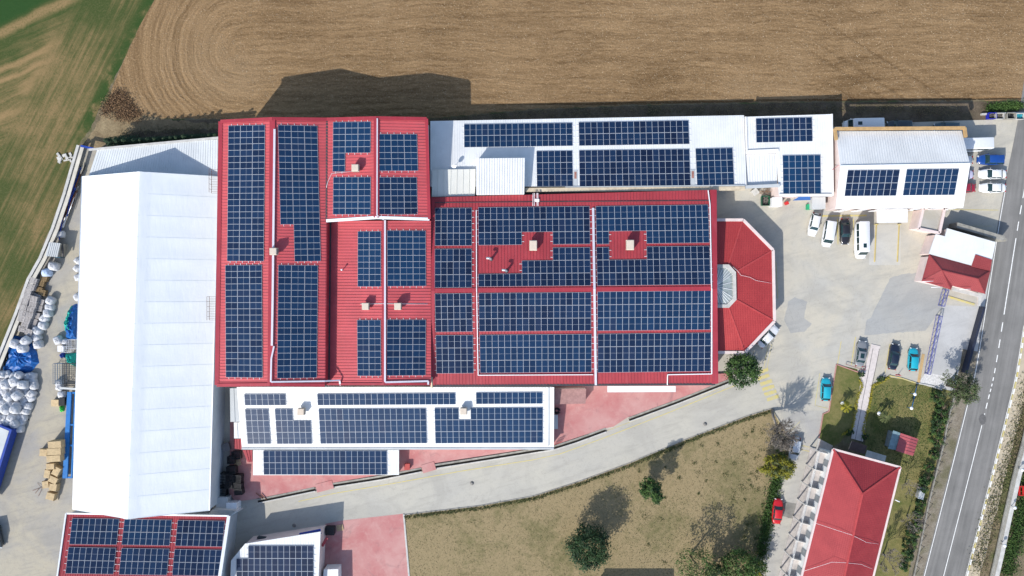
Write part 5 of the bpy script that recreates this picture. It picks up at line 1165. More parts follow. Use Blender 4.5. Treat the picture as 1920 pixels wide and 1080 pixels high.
# tarpaulins and netting heaps
def heap(name, lbl, cat, pts, h, m, seed, part='cover', z=0.03, n=18):
    ps = [P(x, y, 0) for x, y in pts]; c = sum(ps, Vector())/len(ps); t = thing(name, lbl, cat, (c.x, c.y, z)); mb = MB(); r = random.Random(seed)
    vs = [Vector((c.x, c.y, z+h))]; rings = 7; m_ = len(ps)*4; bd = []
    for i in range(len(ps)):
        for j in range(4): q = lerp(ps[i], ps[(i+1) % len(ps)], j/4); bd.append(q + (q-c)*r.uniform(-.05, .05))
    for k in range(1, rings+1):
        s = k/rings
        for i in range(m_): q = lerp(c, bd[i], s); vs.append(Vector((q.x+r.uniform(-.1, .1), q.y+r.uniform(-.1, .1), z + (h*(1-s**3)*r.uniform(.72, 1.12) if k < rings else 0))))
    fs = [[0, 1+i, 1+(i+1) % m_] for i in range(m_)]
    for k in range(rings-1):
        for i in range(m_): fs.append([1+k*m_+i, 1+(k+1)*m_+i, 1+(k+1)*m_+(i+1) % m_, 1+k*m_+(i+1) % m_])
    area = sum(ps[i].x*ps[(i+1) % len(ps)].y-ps[(i+1) % len(ps)].x*ps[i].y for i in range(len(ps)))
    if area < 0: fs = [f[::-1] for f in fs]
    mb.add(vs, fs); mb.build(part, m, t); return t
TARP = mat('blue_tarpaulin', (.012, .10, .33), .45, .3, 1.2, .6, 3); TEAL = mat('teal_netting', (.02, .36, .30), .8, .35, 3, .8, 8)
heap('tarpaulin', 'bright blue tarpaulin spread over a heap beside the crop field', 'tarpaulin', [(22, 632), (52, 627), (60, 640), (70, 660), (72, 680), (60, 698), (36, 708), (2, 706), (10, 670)], 1.3, TARP, 2)
heap('netting_heap', 'heap of teal green netting against the membrane hall', 'netting', [(133, 575), (143, 572), (142, 625), (130, 634), (122, 610)], 1.5, TEAL, 3, 'netting')
heap('tarpaulin', 'blue tarpaulin between the teal netting and the membrane hall', 'tarpaulin', [(138, 570), (149, 569), (147, 636), (126, 637), (130, 618), (140, 605)], 1.6, TARP, 4)
heap('netting_heap', 'small teal netting bundle between the steel racks', 'netting', [(124, 664), (143, 662), (144, 688), (128, 680)], 1.2, TEAL, 5, 'netting')
heap('netting_heap', 'tiny bright green net bag beside the blue ramp', 'netting', [(113, 761), (121, 760), (121, 771), (114, 772)], .6, mat('green_net', (.05, .5, .08), .8, .3), 6, 'netting')
heap('bin_bag', 'black covered bundle at the foot of the great bag pile', 'bundle', [(34, 777), (53, 776), (55, 788), (36, 791)], 1.0, BLK, 7)
heap('tarpaulin', 'crumpled dark blue sheet at the corner of the steel racks', 'tarpaulin', [(114, 662), (123, 660), (122, 670), (115, 671)], .8, BLUEM, 8)
heap('black_cover', 'black cover folded at the yard wall below the pallets', 'cover', [(14, 656), (26, 655), (27, 678), (8, 690)], 1.1, BLK, 9)
# shed
t = simple('yard_shed', 'small ribbed pale grey shed roof against the west yard wall', 'shed', PP([(92, 454), (113, 456), (107, 482), (85, 480)], 2.4), GROOF, DCON, ribs=.3, inset=.05)
tubeobj('flue_pipe', 'dark bent flue pipe curling round the ribbed shed', 'pipe', [P(112, 454, 1.5), P(117, 458, 1.6), P(118, 470, 1.6), P(118, 482, 1.4)], .16, DKMET)
cabinet(110, 478, .9, 1.0, 1.4, 0, mat('dark_blue_box', (.03, .07, .10), .5, .2), 'dark blue box at the corner of the ribbed shed')
# pallets
WOODG = mat('weathered_pallet', (.44, .41, .39), .9, .25, 3); WOODB = mat('brown_pallet', (.27, .19, .10), .9, .25, 3); WOODN = mat('fresh_wood', (.50, .38, .22), .8, .18, 2)
def pallet(m):
    mb = MB()
    for i in range(6): mb.box((0, -.5+.05+i*.18, .115), (1.2, .09, .03))
    for y in (-.45, 0, .45): mb.box((0, y, 0), (1.2, .1, .022))
    for x in (-.55, 0, .55):
        mb.box((x, 0, .093), (.1, 1.0, .022))
        for y in (-.45, 0, .45): mb.box((x, y, .0225), (.1, .1, .07))
    me = bpy.data.meshes.new('pallet'); me.from_pydata(mb.v, [], mb.f); me.materials.append(m); return me
PAL = {'grey': pallet(WOODG), 'brown': pallet(WOODB)}; r = random.Random(8)
st_ = [(62, 527), (58, 538), (52, 547), (50, 556), (63, 561), (61, 571), (46, 567), (43, 576), (57, 581), (41, 587), (55, 590), (39, 598), (50, 600), (46, 610), (41, 617), (53, 623)]
st2 = [(76, 531), (72, 543), (68, 556), (75, 566), (72, 578), (68, 592), (63, 603), (60, 614)]
for i, (x, y) in enumerate(st_+st2+[(82, 521), (78, 549)]):
    br = (x, y) in ((82, 521), (78, 549), (76, 531), (72, 543)); low = i >= 16
    n = 6 if low else 11; kk_ = 'brown' if br else 'grey'; zt_ = n*.146; p = P(x, y, zt_); rz = R(-16)+r.uniform(-.08, .08)
    row = 'outer' if not low else 'inner'; ns = 'north end' if y < 550 else ('middle' if y < 590 else 'south end')
    for k in range(n):
        o = bpy.data.objects.new('pallet', PAL[kk_]); C.objects.link(o); o.location = (p.x+r.uniform(-.04, .04), p.y+r.uniform(-.04, .04), .02+k*.146); o.rotation_euler = (0, 0, rz+r.uniform(-.03, .03))
        tag(o, ('top %s pallet of the %s stack from the north, %s row' if k == n-1 else 'buried %s pallet inside the %s stack from the north, %s row') % ('brown' if br else 'weathered grey', ORD[i] if i < 16 else ORD[(i-16) % 10], row), 'pallet', 'pallets stacked at the yard wall')
# wooden crates
def crate(px, py, sx, sy, h, rz, lbl, z=0.02, m=None):
    m = m or WOODN; p = P(px, py, z+h); t = thing('wooden_crate', lbl, 'wooden crate', (p.x, p.y, z), rz, 'wooden crates beside the blue ramp'); k = max(2, int(h/.25)); mb = MB()
    for i in range(k):
        zz_ = i*h/k+.02; hh = h/k-.03
        for s_ in (-1, 1): mb.box((0, s_*(sy/2-.015), zz_), (sx-.062, .03, hh)); mb.box((s_*(sx/2-.015), 0, zz_), (.03, sy, hh))
    mb.build('side_boards', m, t, False); mb = MB(); k = max(4, int(sy/.16))
    for i in range(k): mb.box((0, -sy/2+(i+.5)*sy/k, h), (sx, sy/k-.02, .025))
    mb.build('top_boards', m, t, False); mb = MB()
    for a in (-1, 1):
        for b in (-1, 1): mb.box((a*(sx/2+.02), b*(sy/2+.02), 0), (.07, .07, h))
    mb.build('corner_post', m, t, False); return t
for x, y, sx, sy, h, a, l in ((102, 834, 2.3, 1.15, 2.2, 4, 'big wooden crate stack, northmost of three in line'), (101, 847, 2.4, 1.15, 2.2, 3, 'big wooden crate stack, middle of three in line'), (100, 860, 2.4, 1.1, 2.2, 3, 'big wooden crate stack, southmost of three in line'), (81, 849, 1.3, 1.2, 1.0, -4, 'lone wooden crate west of the three big ones'),
      (94, 875, 1.4, 1.0, 1.5, 3, 'wooden crate just below the three big ones'), (88, 889, 1.0, 1.4, 1.3, -10, 'slatted crate on the west side of the jumbled group'), (105, 884, 1.2, 1.5, 1.3, -28, 'slanted crate against the blue ramp'), (99, 900, 1.5, 1.1, 1.2, -25, 'tilted crate in the middle of the jumbled group'), (85, 909, 1.1, 1.2, .9, 8, 'greyish crate with sticks beside it'), (99, 914, 1.3, 1.2, 1.2, -8, 'crate second from the south end'), (94, 931, 1.4, 1.2, 1.2, -15, 'southmost crate of the jumbled group')):
    crate(x, y, sx, sy, h, R(a), l)
cabinet(105, 755.5, 1.35, 1.1, .8, 0, WOODN, 'pale wooden box beside the black crate near the ramp head', 'box', 'wooden_box'); cabinet(117, 753, 1.0, 1.3, .9, 0, BLK, 'black crate between the pale wooden box and the ramp', 'crate', 'plastic_crate')
t = thing('dry_branch', 'thin leafless branch lying by the greyish crate', 'branch', P(72, 915, 0)); mb = MB()
for a, b in (((84, 912), (61, 920)), ((78, 914), (70, 905)), ((74, 915), (66, 925)), ((80, 913), (72, 930))): mb.tube([P(*a, .3), P(*b, .1)], .03, 4)
mb.build('twigs', RUST, t)
# blue steel ramp
t = thing('loading_ramp', 'long blue steel loading ramp lying along the membrane hall\'s west wall', 'loading ramp', P(126, 815, 0)); BR = mat('ramp_blue', (.015, .14, .40), .5, .15, 2)
u0, u1 = P(126, 735, .9), P(117, 897, .9); v0, v1 = P(141, 735, .9), P(134, 897, .9)
mb = MB(); mb.prism([u0, lerp(u0, v0, .52), lerp(u1, v1, .52), u1][::-1], depth=.35); mb.build('deck', BR, t)
for a, b, w_ in ((v0, v1, .25),): m2 = MB(); m2.bar(a-Vector((0, 0, .35)), b-Vector((0, 0, .35)), w_, .36); m2.build('side_beam', BR, t)
for s_ in (0.01, .38, .62, .99): m2 = MB(); m2.bar(lerp(u0, u1, s_)-Vector((-.9, 0, .33)), lerp(v0, v1, s_)-Vector((0, 0, .33)), .28, .32); m2.build('cross_member', BR, t)
# racks beside the hall
def rack(px, py, sx, sy, h, lbl, m=DKMET):
    p = P(px, py, h/2); t = thing('steel_rack', lbl, 'steel rack', (p.x, p.y, .02)); mb = MB()
    for a in (-1, 1):
        for b in (-1, 1): mb.bar(Vector((a*sx/2, b*sy/2, 0)), Vector((a*sx/2, b*sy/2, h)), .07, .07, 0, Vector((1, 0, 0)))
    for z in (.3, h*.65, h):
        for a in (-1, 1): mb.bar(Vector((-sx/2, a*sy/2, z)), Vector((sx/2, a*sy/2, z)), .06, .06); mb.bar(Vector((a*sx/2, -sy/2, z)), Vector((a*sx/2, sy/2, z)), .06, .06)
    mb.build('frame', m, t, False); mb = MB()
    for i in range(1, int(sy/.35)): mb.bar(Vector((-sx/2, -sy/2+i*.35, h)), Vector((sx/2, -sy/2+i*.35, h)), .04, .04)
    for i in range(1, int(sx/.4)): mb.bar(Vector((-sx/2+i*.4, -sy/2, h-.05)), Vector((-sx/2+i*.4, sy/2, h-.05)), .04, .04)
    mb.build('grid', m, t, False)
    return t
rack(138, 645, 1.5, 1.6, 1.5, 'steel rack cage nearest the blue tarpaulin', STEEL); rack(128, 655, 1.6, 1.0, 1.2, 'small steel rack beside the white box', STEEL); rack(113, 700, 1.6, 3.6, 1.6, 'tall dark cage rack at the outer side of the racks', mat('slate_steel', (.10, .14, .19), .5, .2)); rack(133, 702, 2.0, 4.0, 1.5, 'long dark rack against the membrane hall', DKMET)
cabinet(115.5, 653.5, 1.05, .95, .9, 0, WMET, 'white square box beside the small steel rack', 'box', 'plastic_box')
t = thing('lintel_beam', 'pale grey beam lying across the head of the blue ramp', 'beam', P(128, 728, 0)); mb = MB(); mb.bar(P(113, 727, .8), P(143, 729, .8), .35, .3); mb.build('beam', GROOF, t)
t = thing('kerb_beam', 'long pale timber lying south of the crates', 'timber', P(110, 917, 0)); mb = MB(); mb.bar(P(112, 898, .05), P(108, 937, .05), .3, .25); mb.build('beam', BEIGE, t)
# blue-sided truck at the left edge
t = thing('lorry', 'dark blue sided lorry trailer cut off by the left edge below the bag pile', 'lorry', P(-20, 860, 0)); mb = MB(); q = PP([(22, 806), (-3, 796), (-46, 930), (-20, 942)], 2.6); mb.prism(q[::-1], z0=.7); mb.build('trailer_box', BLUEM, t)
mb = MB(); mb.prism([p_+Vector((0, 0, .03)) for p_ in PP([(17, 808), (-2, 800), (-42, 930), (-24, 938)], 2.6)][::-1], depth=.03); mb.build('roof_sheet', GROOF, t)
for i in range(3):
    for sx in (0, 1): w_ = MB(); c = lerp(P(4 if not sx else 16, 830, .5), P(-32 if not sx else -14, 930, .5), i/2.2); w_.tube([c, c+Vector((.3, .08, 0))], .5, 14); w_.build('wheel', TYRE, t)
# black crates and grey units between the halls
for i, (x, y, h, sx, sy) in enumerate([(444, 853, 1.0, 1.6, 1.4), (434, 862, 1.1, 1.3, 1.3), (434, 881, 1.5, 1.6, 1.3), (431, 896, 1.8, 1.3, 1.3), (446, 897, 1.7, 1.3, 1.3), (430, 909, 1.8, 1.3, 1.2), (446, 911, 1.6, 1.4, 1.1), (417, 900, 1.5, 1.2, 2.4), (417, 925, 1.4, 1.2, 2.0), (448, 922, 1.4, 1.4, 1.0)]):
    p = P(x, y, h); t = thing('plastic_crate', 'black plastic crate, %s of the cluster by the membrane hall' % ['small outlier at the top', 'top', 'upper left', 'centre left', 'centre right', 'lower left', 'lower right', 'shaded west edge', 'shaded bottom-left', 'bottom right'][i], 'crate', (p.x, p.y, .46 if x > 425 else .03), r.uniform(-.1, .1), 'black crates'); mb = MB()
    for a, b, c, d in ((0, -sy/2+.04, sx, .08), (0, sy/2-.04, sx, .08), (-sx/2+.04, 0, .08, sy-.17), (sx/2-.04, 0, .08, sy-.17)): mb.box((a, b, 0), (c, d, h))
    mb.build('tub', BLK, t, False); mb = MB()
    for k in range(5): mb.box((0, -sy/2+.2+k*(sy-.4)/4, h-.15), (sx-.17, .1, .06))
    mb.build('slats', BLK, t, False)
cabinet(424, 838, 1.3, 1.3, 1.2, .3, mat('dull_box', (.16, .15, .15), .8, .2), 'dull grey cage box against the membrane hall wall', 'box', 'metal_box')
for x, y, rz, lb in ((445.5, 868, .35, 'fresh wooden pallet leaning on the black bundle east of the membrane hall'), (636.5, 991, .2, 'fresh wooden pallet on the pink paving by the black bin')):
    o = bpy.data.objects.new('pallet', PAL['brown'].copy()); o.data.materials[0] = WOODN; C.objects.link(o); p = P(x, y, .5); o.location = (p.x, p.y, .5 if x < 500 else .04); o.rotation_euler = (0, 0, rz); tag(o, lb, 'pallet')
cabinet(619, 995, 1.5, 1.4, 1.1, 0, BLK, 'black bin at the north-east corner of the white workshop', 'bin', 'waste_bin')
cabinet(418, 943, 2.0, 2.2, 2.2, 0, GROOF, 'larger grey cooling unit at the south-east corner of the membrane hall', 'cooling unit', 'cooling_unit'); cabinet(436, 950, 1.75, 1.6, 2.4, 0, WMET, 'smaller white cooling unit beside the larger grey one', 'cooling unit', 'cooling_unit')
simple('low_link', 'pale flat strip roof between the cooling units and the red workshop', 'low roof', PP([(398, 955), (440, 958), (433, 968), (390, 966)], 3.6), CONW, WALLP, inset=.02)
tubeobj('pipe', 'long grey duct sloping down from the red workshop\'s corner', 'pipe', [P(431, 967, 4.5), P(455, 953, 2.5)], .14, GROOF)
for a, b, l in (((480, 924), (493, 935), 'left'), ((489, 926), (500, 936), 'right')): t = thing('steel_rail', 'thin brown bar leaning at the western drain end, %s one' % l, 'bar', P(*a)); mb = MB(); mb.bar(P(*a, .6), P(*b, .5), .1, .1); mb.build('bar', RUST, t)

# ---------------------------------------------------------------- building outside the frame that shades the lawn
simple('shed', 'white shed below the picture whose shadow falls on the lawn', 'shed', PP([(1096, 1146), (1231, 1146), (1231, 1300), (1096, 1300)], 5.5), WROOF, WALLP)

# ---------------------------------------------------------------- plants
def leafmat(name, a, b):
    m = M(name, .75, .25); n = m.noise(1.2, 4); n2 = m.noise(6, 3); m.col(m.mix((n*.5+n2*.5).ramp(.35, .65), a, b)); return m.m
LF = {'dark': leafmat('dark_leaves', (.012, .030, .012), (.035, .075, .022)), 'mid': leafmat('green_leaves', (.020, .055, .012), (.075, .13, .03)),
      'olive': leafmat('olive_leaves', (.045, .060, .018), (.11, .125, .045)), 'yellow': leafmat('yellow_leaves', (.10, .11, .012), (.26, .23, .02)),
      'pine': leafmat('pine_needles', (.05, .065, .035), (.12, .135, .07)), 'conifer': leafmat('conifer_needles', (.010, .028, .014), (.03, .055, .022)), 'dry': leafmat('dry_leaves', (.12, .10, .05), (.2, .17, .09))}
BARK = mat('bark', (.13, .10, .075), .9, .3, 3); GBARK = mat('grey_bark', (.22, .195, .17), .9, .3, 3)
def leaf(mb, p, n, s, r, mi=0, asp=.6):
    a = n.cross(Vector((r.uniform(-1, 1), r.uniform(-1, 1), r.uniform(-1, 1))))
    if a.length < .05: a = Vector((1, 0, 0))
    a.normalize(); b = n.cross(a)
    mb.add([p-a*s, p-b*s*asp, p+a*s, p+b*s*asp], [[0, 1, 2, 3]], mi)
def crown(mb, c, rx, ry, rz, clumps, per, size, r, two=.0, flat=.35):
    for i in range(clumps):
        while True:
            d = Vector((r.uniform(-1, 1), r.uniform(-1, 1), r.uniform(-.75, 1)))
            if .25 < d.length < 1: break
        k = r.uniform(.72, 1.03)/max(d.length, .6) if r.random() < .7 else 1
        d = d*min(k, 1.25/d.length)
        cc = Vector((c.x+d.x*rx, c.y+d.y*ry, c.z+d.z*rz)); cr = r.uniform(.5, 1.0)*min(rx, ry)*.34; mi = 1 if r.random() < two else 0
        for j in range(per):
            q = Vector((r.gauss(0, .5), r.gauss(0, .5), r.gauss(0, .45)))
            p = cc+q*cr; n = (q.normalized()*.7 + Vector((r.uniform(-.6, .6), r.uniform(-.6, .6), r.uniform(.1, 1.2)))).normalized()
            leaf(mb, p, n, size*r.uniform(.6, 1.25), r, mi)
def trunk(mb, base, top, r0, r1, r, limbs=6, spread=1.5):
    mid = lerp(base, top, .5)+Vector((r.uniform(-.15, .15), r.uniform(-.15, .15), 0)); mb.tube([base, mid, top], [r0, (r0+r1)/2, r1], 8)
    for i in range(limbs):
        t = r.uniform(.45, .95); p = lerp(base, top, t); a = r.uniform(0, 6.28); e = p+Vector((math.cos(a)*spread, math.sin(a)*spread, spread*.6*(1.2-t)+.3)); mb.tube([p, lerp(p, e, .5)+Vector((0, 0, .15)), e], [r1*.8, r1*.5, r1*.2], 5)
def tree(lbl, px, py, zc, rx, ry, rz, kinds, seed, clumps=90, per=38, size=.17, name='tree', cat='tree', two=.35, grp=None, base=None):
    r = random.Random(seed); c = P(px, py, zc); b = base or Vector((c.x, c.y, .03)); t = thing(name, lbl, cat, b, 0, grp)
    mb = MB(); crown(mb, c, rx, ry, rz, clumps, per, size, r, two); mb.build('crown', [LF[k] for k in kinds], t)
    mb = MB(); trunk(mb, Vector(b), Vector((c.x, c.y, c.z+rz*.35)), .12+rx*.03, .06, r, 7, rx*.6); mb.build('trunk', BARK, t); return t
tree('round evergreen tree beside the octagonal roof and the yellow crossing', 1392, 694, 3.6, 2.75, 2.75, 2.3, ('mid', 'dark'), 1, 130, 40, .17)
tree('dark dense round tree on the dry lawn with a broad shadow to its upper right', 1104, 1027, 4.6, 3.4, 3.7, 3.0, ('dark', 'conifer'), 2, 170, 42, .17)
t = thing('tree', 'slim ragged green tree in the middle of the dry lawn', 'tree', P(1214, 908, .03)); r = random.Random(4); mb = MB(); pb, pt = P(1214, 908, 0), P(1228, 926, 8.2)
for z, rr_, dx, dy in ((1.8, 1.3, -.3, .6), (2.8, 1.9, .2, -.2), (4.0, 1.75, -.3, .2), (5.2, 1.5, .3, -.4), (6.4, 1.1, 0, .2), (7.4, .7, .1, -.1), (3.4, 1.2, -1.3, .2), (4.4, 1.1, .9, -1.2)):
    c = Vector((pb.x, pb.y, 0)) + Vector((dx, dy, z)); crown(mb, c, rr_, rr_, .7, 20, 34, .15, r, .4)
mb.build('crown', [LF['mid'], LF['dark']], t); mb = MB(); trunk(mb, pb, Vector((pb.x, pb.y, 7.6)), .16, .04, r, 8, .9); mb.build('trunk', BARK, t)
tree('yellow-green bushy tree between the leafless tree and the lane', 1460, 876, 3.0, 3.0, 2.0, 2.0, ('yellow', 'olive'), 5, 110, 40, .16, two=.3)
tree('broad green tree at the bottom edge beside the lane', 1385, 1063, 4.2, 3.2, 2.7, 2.5, ('mid', 'olive'), 6, 120, 38, .17)
tree('smaller brighter green tree touching the lane at the bottom edge', 1420, 1070, 3.0, 1.9, 2.0, 1.8, ('mid', 'yellow'), 7, 70, 36, .15, two=.25)
tree('sparse olive-coloured tree at the bottom edge of the lawn', 1308, 1062, 5.5, 3.4, 3.0, 3.4, ('olive', 'mid'), 8, 95, 22, .16)
tree('dark low tree between the olive tree and the broad green one', 1345, 1076, 3.5, 2.2, 1.8, 2.0, ('dark', 'conifer'), 9, 60, 36, .17)
# leaning pine by the entrance apron
t = thing('pine_tree', 'grey-green pine leaning over the verge between the entrance apron and the road', 'pine tree', P(1775, 722, .03)); r = random.Random(14); mb = MB()
base, top = P(1775, 722, 0), P(1826, 738, 8.5); tk = MB(); tk.tube([base, lerp(base, top, .5), top], [.24, .16, .05], 8)
for i in range(46):
    s_ = r.uniform(.18, 1); p = lerp(base, top, s_); a = r.uniform(0, 6.28); L2 = (1.15-s_)*3.3+.7; d = Vector((math.cos(a), math.sin(a), .28)).normalized(); e = p+d*L2; tk.tube([p, e], [.05, .015], 4)
    for j in range(12):
        q = lerp(p, e, r.uniform(.3, 1.05)); 
        for k in range(11):
            n = Vector((r.uniform(-1, 1), r.uniform(-1, 1), r.uniform(.2, 1))).normalized(); leaf(mb, q+Vector((r.gauss(0, .2), r.gauss(0, .2), r.gauss(0, .13))), n, r.uniform(.12, .24), r, 0 if r.random() < .75 else 1, .28)
mb.build('crown', [LF['pine'], LF['mid']], t); tk.build('trunk', BARK, t)
# conifer row behind the link roof
r = random.Random(31)
for i in range(15):
    x = 212+i*13.8+r.uniform(-2, 2); y = 264-i*.75+r.uniform(-1, 1); big = 1.35 if i < 3 else 1.0
    b = P(x+20, y+11, .03); hgt = r.uniform(4.9, 6.0)*(1 if i else 1.15); t = thing('conifer', 'dark green conifer in the row along the link roof, %s' % ('leftmost and largest' if i == 0 else 'right of the largest one' if i < 3 else 'in the middle of the row' if i < 9 else 'near the tall red hall'), 'conifer', b, 0, 'conifers behind the link roof'); mb = MB()
    for k in range(15):
        s_ = k/15; rad = (1-s_)*1.35*big+.15
        for j in range(int(16*(1.15-s_))+4):
            a = r.uniform(0, 6.28)
            for q in range(5):
                f = r.uniform(.3, 1); p = Vector((b.x+math.cos(a)*rad*f, b.y+math.sin(a)*rad*f, .5+s_*hgt-.2*f)); n = Vector((math.cos(a)*.4+r.uniform(-.3, .3), math.sin(a)*.4+r.uniform(-.3, .3), 1)).normalized(); leaf(mb, p, n, r.uniform(.12, .24), r, 0, .4)
    mb.build('crown', LF['conifer'], t); mb = MB(); mb.tube([b, b+Vector((0, 0, hgt+.4))], [.12, .02], 6); mb.build('trunk', BARK, t)
# shrubs along the garden fence
r = random.Random(17)
for i, (x, y, s_) in enumerate([(1768, 765, 1.25), (1765, 779, 1.3), (1760, 793, 1.3), (1757, 807, 1.1), (1757, 826, 1.2), (1752, 852, .9), (1757, 745, 1.1), (1741, 876, .8), (1738, 897, 1.1), (1735, 913, 1.2), (1727, 944, .9), (1722, 962, .8), (1719, 985, 1.1), (1711, 1000, 1.1), (1706, 1022, 1.2), (1704, 1042, 1.0), (1697, 1063, .9)]):
    desc = ['just below the pine', 'second below the pine', 'third below the pine', 'fourth below the pine', 'right of the garden kiosk', 'small, below the kiosk\'s level', 'hidden under the pine\'s edge', 'small, at the pale rocks', 'level with the house corner', 'below the house corner level', 'small, by the grey box', 'small, under the grey box', 'in the lower third of the fence', 'in the lower third, second', 'near the bare trees', 'near the bare trees, second', 'last before the bottom edge'][i]
    tree('dark green shrub along the garden fence, ' + desc, x, y, s_*.9, s_*1.05, s_*.95, s_*.8, ('mid', 'dark'), 50+i, 22, 34, .13, 'shrub', 'shrub', .5, 'shrubs along the garden fence')
for x, y, l, s_ in ((1615, 702, 'left of the garden path\'s head', .62), (1652, 711, 'right of the garden path\'s head', .72), (1593, 811, 'beside the porch, left', .75), (1623, 820, 'beside the porch, right', .7)):
    tree('clipped round bush ' + l, x, y, .5, s_, s_*.7, .5, ('dark', 'mid'), int(x), 26, 30, .09, 'bush', 'bush', .4, 'clipped bushes at the path')
# little palms with globe lamps
for x, y, lx, ly, l in ((1587, 763, 1579.5, 756, 'on the small left lawn'), (1659, 782, 1648, 775, 'in the garden above the kiosk')):
    p = P(x, y, 2.2); b = Vector((p.x, p.y, .03)); t = thing('palm', 'small yellow-green palm ' + l, 'palm', b); r = random.Random(int(x)); mb = MB()
    for i in range(26):
        a = 2*math.pi*i/26+r.uniform(-.1, .1); el = r.uniform(.1, .8); prev = Vector((b.x, b.y, 2.2))
        pts = [prev+Vector((math.cos(a)*q, math.sin(a)*q, q*el-q*q*.55)) for q in (0, .35, .7, 1.05)]; s2 = Vector((-math.sin(a), math.cos(a), 0))*.09
        for u, v2 in zip(pts, pts[1:]): mb.face([u-s2, v2-s2*.8, v2+s2*.8, u+s2])
    mb.build('fronds', LF['yellow' if x < 1600 else 'olive'], t); mb = MB(); mb.tube([b, b+Vector((0, 0, 2.2))], [.16, .12], 8); mb.build('trunk', BARK, t)
    p = P(lx, ly, 1.3); q = Vector((p.x, p.y, .03)); t = thing('garden_lamp', 'white globe garden lamp beside the palm ' + l, 'lamp', q); mb = MB(); mb.tube([q, q+Vector((0, 0, 1.2))], .05, 8); mb.build('post', DKMET, t)
    mb = MB(); mb.tube([q+Vector((0, 0, 1.15+.42*k/6)) for k in range(7)], [.05, .24, .32, .35, .32, .24, .03], 12); mb.build('globe', WMET, t)
for x, y, l in ((1715, 739, 'upper'), (1708.5, 765, 'lower')):
    p = P(x, y, 1.6); q = Vector((p.x, p.y, .03)); t = thing('garden_lamp', 'white lamp on a blue post in the right garden lawn, %s of the two' % l, 'lamp', q); mb = MB(); mb.tube([q, q+Vector((0, 0, 1.6))], .06, 8); mb.build('post', mat('lamp_blue', (.02, .10, .22), .5, .1), t); mb = MB(); mb.tube([q+Vector((0, 0, 1.5+.4*k/6)) for k in range(7)], [.05, .22, .29, .31, .29, .22, .03], 12); mb.build('globe', WMET, t)
t = thing('garden_rail', 'low dark blue rail linking the two lamps of the right garden lawn', 'rail', P(1714, 745, 0)); mb = MB(); mb.bar(P(1719, 722, .35), P(1709, 766, .35), .12, .1); mb.bar(P(1719, 722, 0), P(1719, 722, .4), .1, .1, 0, Vector((1, 0, 0))); mb.bar(P(1712, 753, 0), P(1712, 753, .4), .1, .1, 0, Vector((1, 0, 0))); mb.build('rail', mat('lamp_blue', (.02, .10, .22)), t)
# bare trees
def bare(lbl, b, topc, R0, n, seed, depth=4, name='bare_tree', r0=.22, fl=.5):
    t = thing(name, lbl, 'bare tree', b); r = random.Random(seed); tk, tw = MB(), MB()
    fork = lerp(b, topc, .45); tk.tube([b, lerp(b, fork, .5)+Vector((r.uniform(-.3, .3), r.uniform(-.3, .3), 0)), fork], [r0, r0*.8, r0*.65], 8)
    def grow(p, d, L, rad, k):
        e = p+d*L; mid = lerp(p, e, .5)+Vector((r.uniform(-1, 1), r.uniform(-1, 1), r.uniform(-.5, .5)))*L*.09
        rad = max(rad, .022); (tk if k > 2 else tw).tube([p, mid, e], [rad, rad*.8, rad*.6], 5 if k > 2 else 3)
        if k == 0: return
        for i in range(3 if k > 1 else 4):
            v = Vector((r.uniform(-1, 1), r.uniform(-1, 1), r.uniform(-.5, .9))); nd = (d*1.15+v*.75).normalized(); grow(lerp(p, e, r.uniform(.5, 1)), nd, L*r.uniform(.6, .85), rad*.55, k-1)
    for i in range(n):
        a = 2*math.pi*i/n+r.uniform(-.3, .3); d = (Vector((math.cos(a)*fl*2, math.sin(a)*fl*2, 1)) + (topc-b).normalized()*.5).normalized(); grow(lerp(fork, topc, r.uniform(0, .5)), d, R0*.42, r0*.35, depth)
    tk.build('trunk', GBARK, t); tw.build('crown', GBARK, t); return t
bare('large leafless grey tree with dense twigs at the corner of the drive and the lane', P(1448, 768, .03), P(1464, 832, 5.6), 3.9, 20, 3, 4, r0=.30)
bare('leafless tree beside the east wall of the tiled house', P(1700, 968, .03), P(1705, 975, 4.0), 3.2, 4, 5, 4, r0=.14)
bare('leafless spreading tree near the bottom edge east of the tiled house', P(1655, 1040, .03), P(1662, 1045, 4.2), 3.6, 5, 6, 4, r0=.16)
bare('thin leafless tree in the garden south of the kiosk', P(1697, 905, .03), P(1700, 908, 3.2), 2.8, 4, 9, 3, r0=.10)
# garden details
t = thing('garden_path', 'pale paved garden path with dark inlay lines leading to the porch', 'path', P(1618, 740, 0)); mb = MB(); mb.prism(PP([(1634, 645), (1651, 649), (1634, 722), (1618, 828), (1596, 822), (1613, 722)], .12)[::-1], z0=.03); mb.build('paving', mat('path_paving', (.55, .50, .47), .85, .12, 2), t)
mb = MB(); mb.bar(P(1637, 653, .125), P(1603, 826, .125), .07, .01); mb.bar(P(1649, 654, .125), P(1614, 830, .125), .07, .01); mb.build('inlay', DKMET, t)
HY = leafmat('golden_hedge', (.20, .19, .02), (.34, .28, .03)); r = random.Random(77)
for pts, l in (([(1611, 712), (1617, 722), (1608, 750), (1602, 790), (1597, 805), (1580, 815)], 'left'), ([(1668, 706), (1655, 716), (1637, 723), (1632, 750), (1625, 780), (1618, 808), (1626, 822)], 'right')):
    t = thing('hedge', 'low golden hedge along the %s side of the garden path' % l, 'hedge', P(*pts[0], .03)); mb = MB()
    for a, b in zip(pts, pts[1:]):
        A, B_ = P(*a, .3), P(*b, .3)
        for i in range(int((B_-A).length*55)):
            p = lerp(A, B_, r.random())+Vector((r.gauss(0, .13), r.gauss(0, .13), r.uniform(-.2, .15))); leaf(mb, p, Vector((r.uniform(-.7, .7), r.uniform(-.7, .7), 1)).normalized(), r.uniform(.07, .13), r)
    mb.build('leaves', HY, t)
